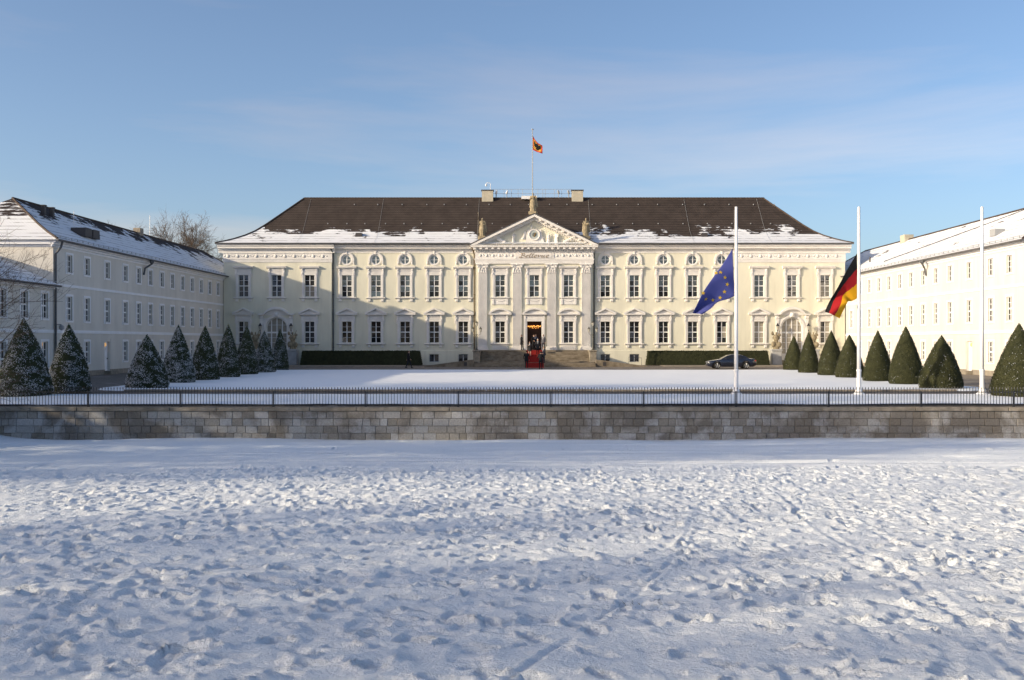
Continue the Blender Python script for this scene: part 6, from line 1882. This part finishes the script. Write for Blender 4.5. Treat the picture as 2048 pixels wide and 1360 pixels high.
# floodlights along the ridge and the camera on the left chimney
for k, px in enumerate((994, 1015, 1118, 1138)):
    x = (px - 1066.1) / RS; r = empty("floodlight", (AX - .15 + x, GS + RY - .1, 20.1)); tag(r, ["white hooded floodlight on the ridge next to the left chimney", "white hooded floodlight on the ridge, second from the left chimney", "grey floodlight on the ridge, second from the right chimney", "grey floodlight on the ridge next to the right chimney"][k], "floodlight", "floodlights on the roof ridge")
    mb = MB(); mb.tube([(0, 0, 0), (0, 0, .5)], .04, 6); mb.build("stand", M['grey_metal'], r)
    mb = MB(); sg = 1 if k < 2 else -1; mb.ball((0, 0, .68), .13, .18, .28, 9, 6, rot=Euler((R(20), R(18 * sg), 0)).to_matrix()); mb.build("housing", M['cam_white'] if k < 2 else M['grey_metal'], r, smooth=True)
r = empty("security_camera", (AX - 5.25, GS + RY, 21.03)); tag(r, "white dome camera hanging from a curved arm on the left chimney", "camera")
mb = MB(); mb.tube([(0, 0, 0), (0, 0, .78), (-.1, 0, .9), (-.4, 0, .92), (-.52, 0, .8)], .035, 6); mb.build("arm", M['cam_white'], r)
mb = MB(); mb.ball((-.52, 0, .64), .14, .14, .17, 10, 6); mb.build("dome", M['cam_white'], r, smooth=True)

# ------------------------------------------------------------------ parked car
def car(x, y, label):
    r = empty("car", (x, y, .004)); tag(r, label, "car")
    paint = mat('dark_blue_paint', (0.012, 0.017, 0.034), .18, .05, 2, spec=.6); b = paint.node_tree.nodes["Principled BSDF"]; b.inputs["Coat Weight"].default_value = .8; b.inputs["Coat Roughness"].default_value = .05
    gl = glass_mat('car_glass', (.015, .017, .02), .03, 1.6); tyre = mat('tyre_rubber', (.015, .015, .015), .9, .1, 10); rim = mat('alloy_rim', (.42, .42, .43), .35, .1, 8, metal=.7); chrome = mat('chrome', (.6, .6, .6), .2, .05, 5, metal=1)
    W1, W2, WR_ = -1.47, 1.38, .325
    L0, L1 = -2.40, 2.42
    import bisect
    def itp(tab, t):
        for (a, va), (b_, vb) in zip(tab, tab[1:]):
            if t <= b_: f = (t - a) / (b_ - a); f = max(0, min(1, f)); return va + (vb - va) * f
        return tab[-1][1]
    topl = [(-2.40, .55), (-2.36, .66), (-2.2, .74), (-1.9, .81), (-1.4, .88), (-.95, .94), (-.6, .96), (1.3, .98), (1.75, 1.00), (2.1, .99), (2.32, .94), (2.42, .80)]
    botl = [(-2.40, .36), (-2.3, .24), (-2.0, .19), (2.0, .20), (2.3, .28), (2.42, .42)]
    wid = [(-2.40, .58), (-2.3, .74), (-2.0, .86), (-1.5, .90), (1.6, .90), (2.1, .85), (2.35, .76), (2.42, .66)]
    xs = sorted(set([L0 + (L1 - L0) * k / 70 for k in range(71)]))
    mb = MB(); rings = []
    for xx in xs:
        zt = itp(topl, xx); zb = itp(botl, xx); w = itp(wid, xx)
        arch = zb
        for wx in (W1, W2):
            d = abs(xx - wx)
            if d < .39: arch = max(arch, WR_ + math.sqrt(.39 ** 2 - d * d) * 1.0)
        zs_ = max(arch, zb); mid = max(zs_ + .02, min(.62, zt - .1)); sh = max(mid + .02, zt - .10)
        ring = [(xx, -w * .80, max(zb, zs_ - .0)), (xx, -w * .97, zs_ + .01), (xx, -w, mid), (xx, -w * .985, sh), (xx, -w * .90, zt - .02), (xx, -w * .55, zt + .015), (xx, 0, zt + .03)]
        ring = ring + [(p[0], -p[1], p[2]) for p in ring[-2::-1]]
        rings.append(ring)
    n = len(rings[0])
    for g_ in rings: mb.v += g_
    for i in range(len(rings) - 1):
        for k in range(n - 1): a = i * n + k; mb.f.append((a, a + 1, a + n + 1, a + n)); mb.m.append(0)
        mb.f.append((i * n + n - 1, i * n, (i + 1) * n, (i + 1) * n + n - 1)); mb.m.append(0)
    mb.f.append(tuple(range(n - 1, -1, -1))); mb.f.append(tuple((len(rings) - 1) * n + k for k in range(n))); mb.m += [0, 0]
    mb.build("body", paint, r, smooth=True)
    # cabin: roof arc with leaning sides
    roofl = [(-1.02, .93), (-.55, 1.20), (-.22, 1.355), (.1, 1.415), (.5, 1.425), (.9, 1.385), (1.3, 1.25), (1.62, 1.08), (1.85, .985)]
    mb = MB(); cs = [-1.02 + 2.87 * k / 40 for k in range(41)]; rg_ = []
    for xx in cs:
        z = itp(roofl, xx); t = max(0, (z - .93) / .49); wb = .80; wt = .80 - .20 * t
        g_ = [(xx, -wb, .90), (xx, -(wb + (wt - wb) * .92) if t > 0 else -wb, max(.905, z - .06)), (xx, -wt * .86, max(.91, z - .01)), (xx, 0, z + .012)]
        g_ = g_ + [(p[0], -p[1], p[2]) for p in g_[-2::-1]]; rg_.append(g_)
    n = 7
    for g_ in rg_: mb.v += g_
    for i in range(len(rg_) - 1):
        for k in range(n - 1): a = i * n + k; mb.f.append((a, a + 1, a + n + 1, a + n)); mb.m.append(0)
    cab = mb.build("cabin", paint, r, smooth=True)
    for s in (-1, 1):
        def side(pts, name, m, off):
            mb = MB(); q = []
            for (px, pz_) in pts: t = max(0, (pz_ - .90) / .47); q.append((px, s * (.80 - .185 * t + off), pz_))
            if s > 0: q = q[::-1]
            mb.face(q); return mb.build(name, m, r)
        side([(-.80, .965), (.16, .975), (.16, 1.345), (-.05, 1.335), (-.33, 1.23)], "window", gl, .014)
        side([(.22, .975), (1.02, .985), (1.02, 1.27), (.80, 1.33), (.22, 1.345)], "window", gl, .014)
        side([(1.06, .99), (1.46, 1.0), (1.30, 1.13), (1.06, 1.245)], "window", gl, .014)
        mb = MB(); f = lambda px, pz_: (px, s * (.80 - .185 * max(0, (pz_ - .90) / .47) + .02), pz_)
        mb.tube([f(-.88, .945), f(.2, .955), f(1.52, .98), f(1.32, 1.15), f(1.05, 1.27), f(.8, 1.355), f(.2, 1.375), f(-.08, 1.36), f(-.36, 1.25), f(-.88, .945)], .010, 4); mb.build("window_trim", chrome, r)
        mb = MB(); mb.ball((-.62, s * .93, .99), .09, .09, .065, 8, 5); mb.build("mirror", paint, r, smooth=True)
        for dx in (.02, .98): mb = MB(); mb.cbox(dx, dx + .2, -.012, .012, .80, .835, .006); mb.build("door_handle", paint, r, (0, s * .905, 0))
        mb = MB(); mb.ball((-2.20, s * .62, .64), .17, .13, .085, 10, 6); mb.build("headlight", chrome, r, smooth=True)
        mb = MB(); mb.ball((2.28, s * .70, .80), .14, .10, .085, 10, 6); mb.build("tail_light", mat('tail_red', (.5, .02, .015), .3, .05, 5), r, smooth=True)
        for wx in (W1, W2):
            mb = MB(); y0 = s * .80
            mb.lathe([(.20, -.10), (.30, -.105), (.325, -.07), (.325, .07), (.30, .105), (.20, .10)], (wx, y0, .325), 26, 'y'); wl = mb.build("wheel", tyre, r, smooth=True)
            mb = MB(); mb.lathe([(.205, .085 * s), (.232, .108 * s), (.236, .112 * s), (.226, .098 * s)], (wx, y0, .325), 26, 'y')
            for k in range(5):
                a = 2 * math.pi * k / 5 + .3
                for da in (-.14, .14): mb.tube([(wx + .04 * math.cos(a), y0 + s * .10, .325 + .04 * math.sin(a)), (wx + .22 * math.cos(a + da), y0 + s * .105, .325 + .22 * math.sin(a + da))], [.03, .022], 5)
            mb.lathe([(.06, .09 * s), (.05, .118 * s)], (wx, y0, .325), 10, 'y'); mb.build("rim", rim, wl)
    mb = MB(); mb.face([(-.98, -.66, .955), (-.98, .66, .955), (-.30, .55, 1.32), (-.30, -.55, 1.32)][::-1]); o = mb.build("windscreen", gl, r, (-.02, 0, .025))
    mb = MB(); mb.face([(1.75, -.62, 1.03), (1.75, .62, 1.03), (1.12, .55, 1.325), (1.12, -.55, 1.325)]); mb.build("rear_window", gl, r, (.02, 0, .02))
    mb = MB()
    for s in (-1, 1): mb.ball((-2.375, s * .13, .60), .03, .10, .07, 8, 5)
    mb.build("grille", chrome, r, smooth=True)
    return r
car(20.35, 104.0, "dark blue saloon car parked before the right hedge, behind the flagpole")
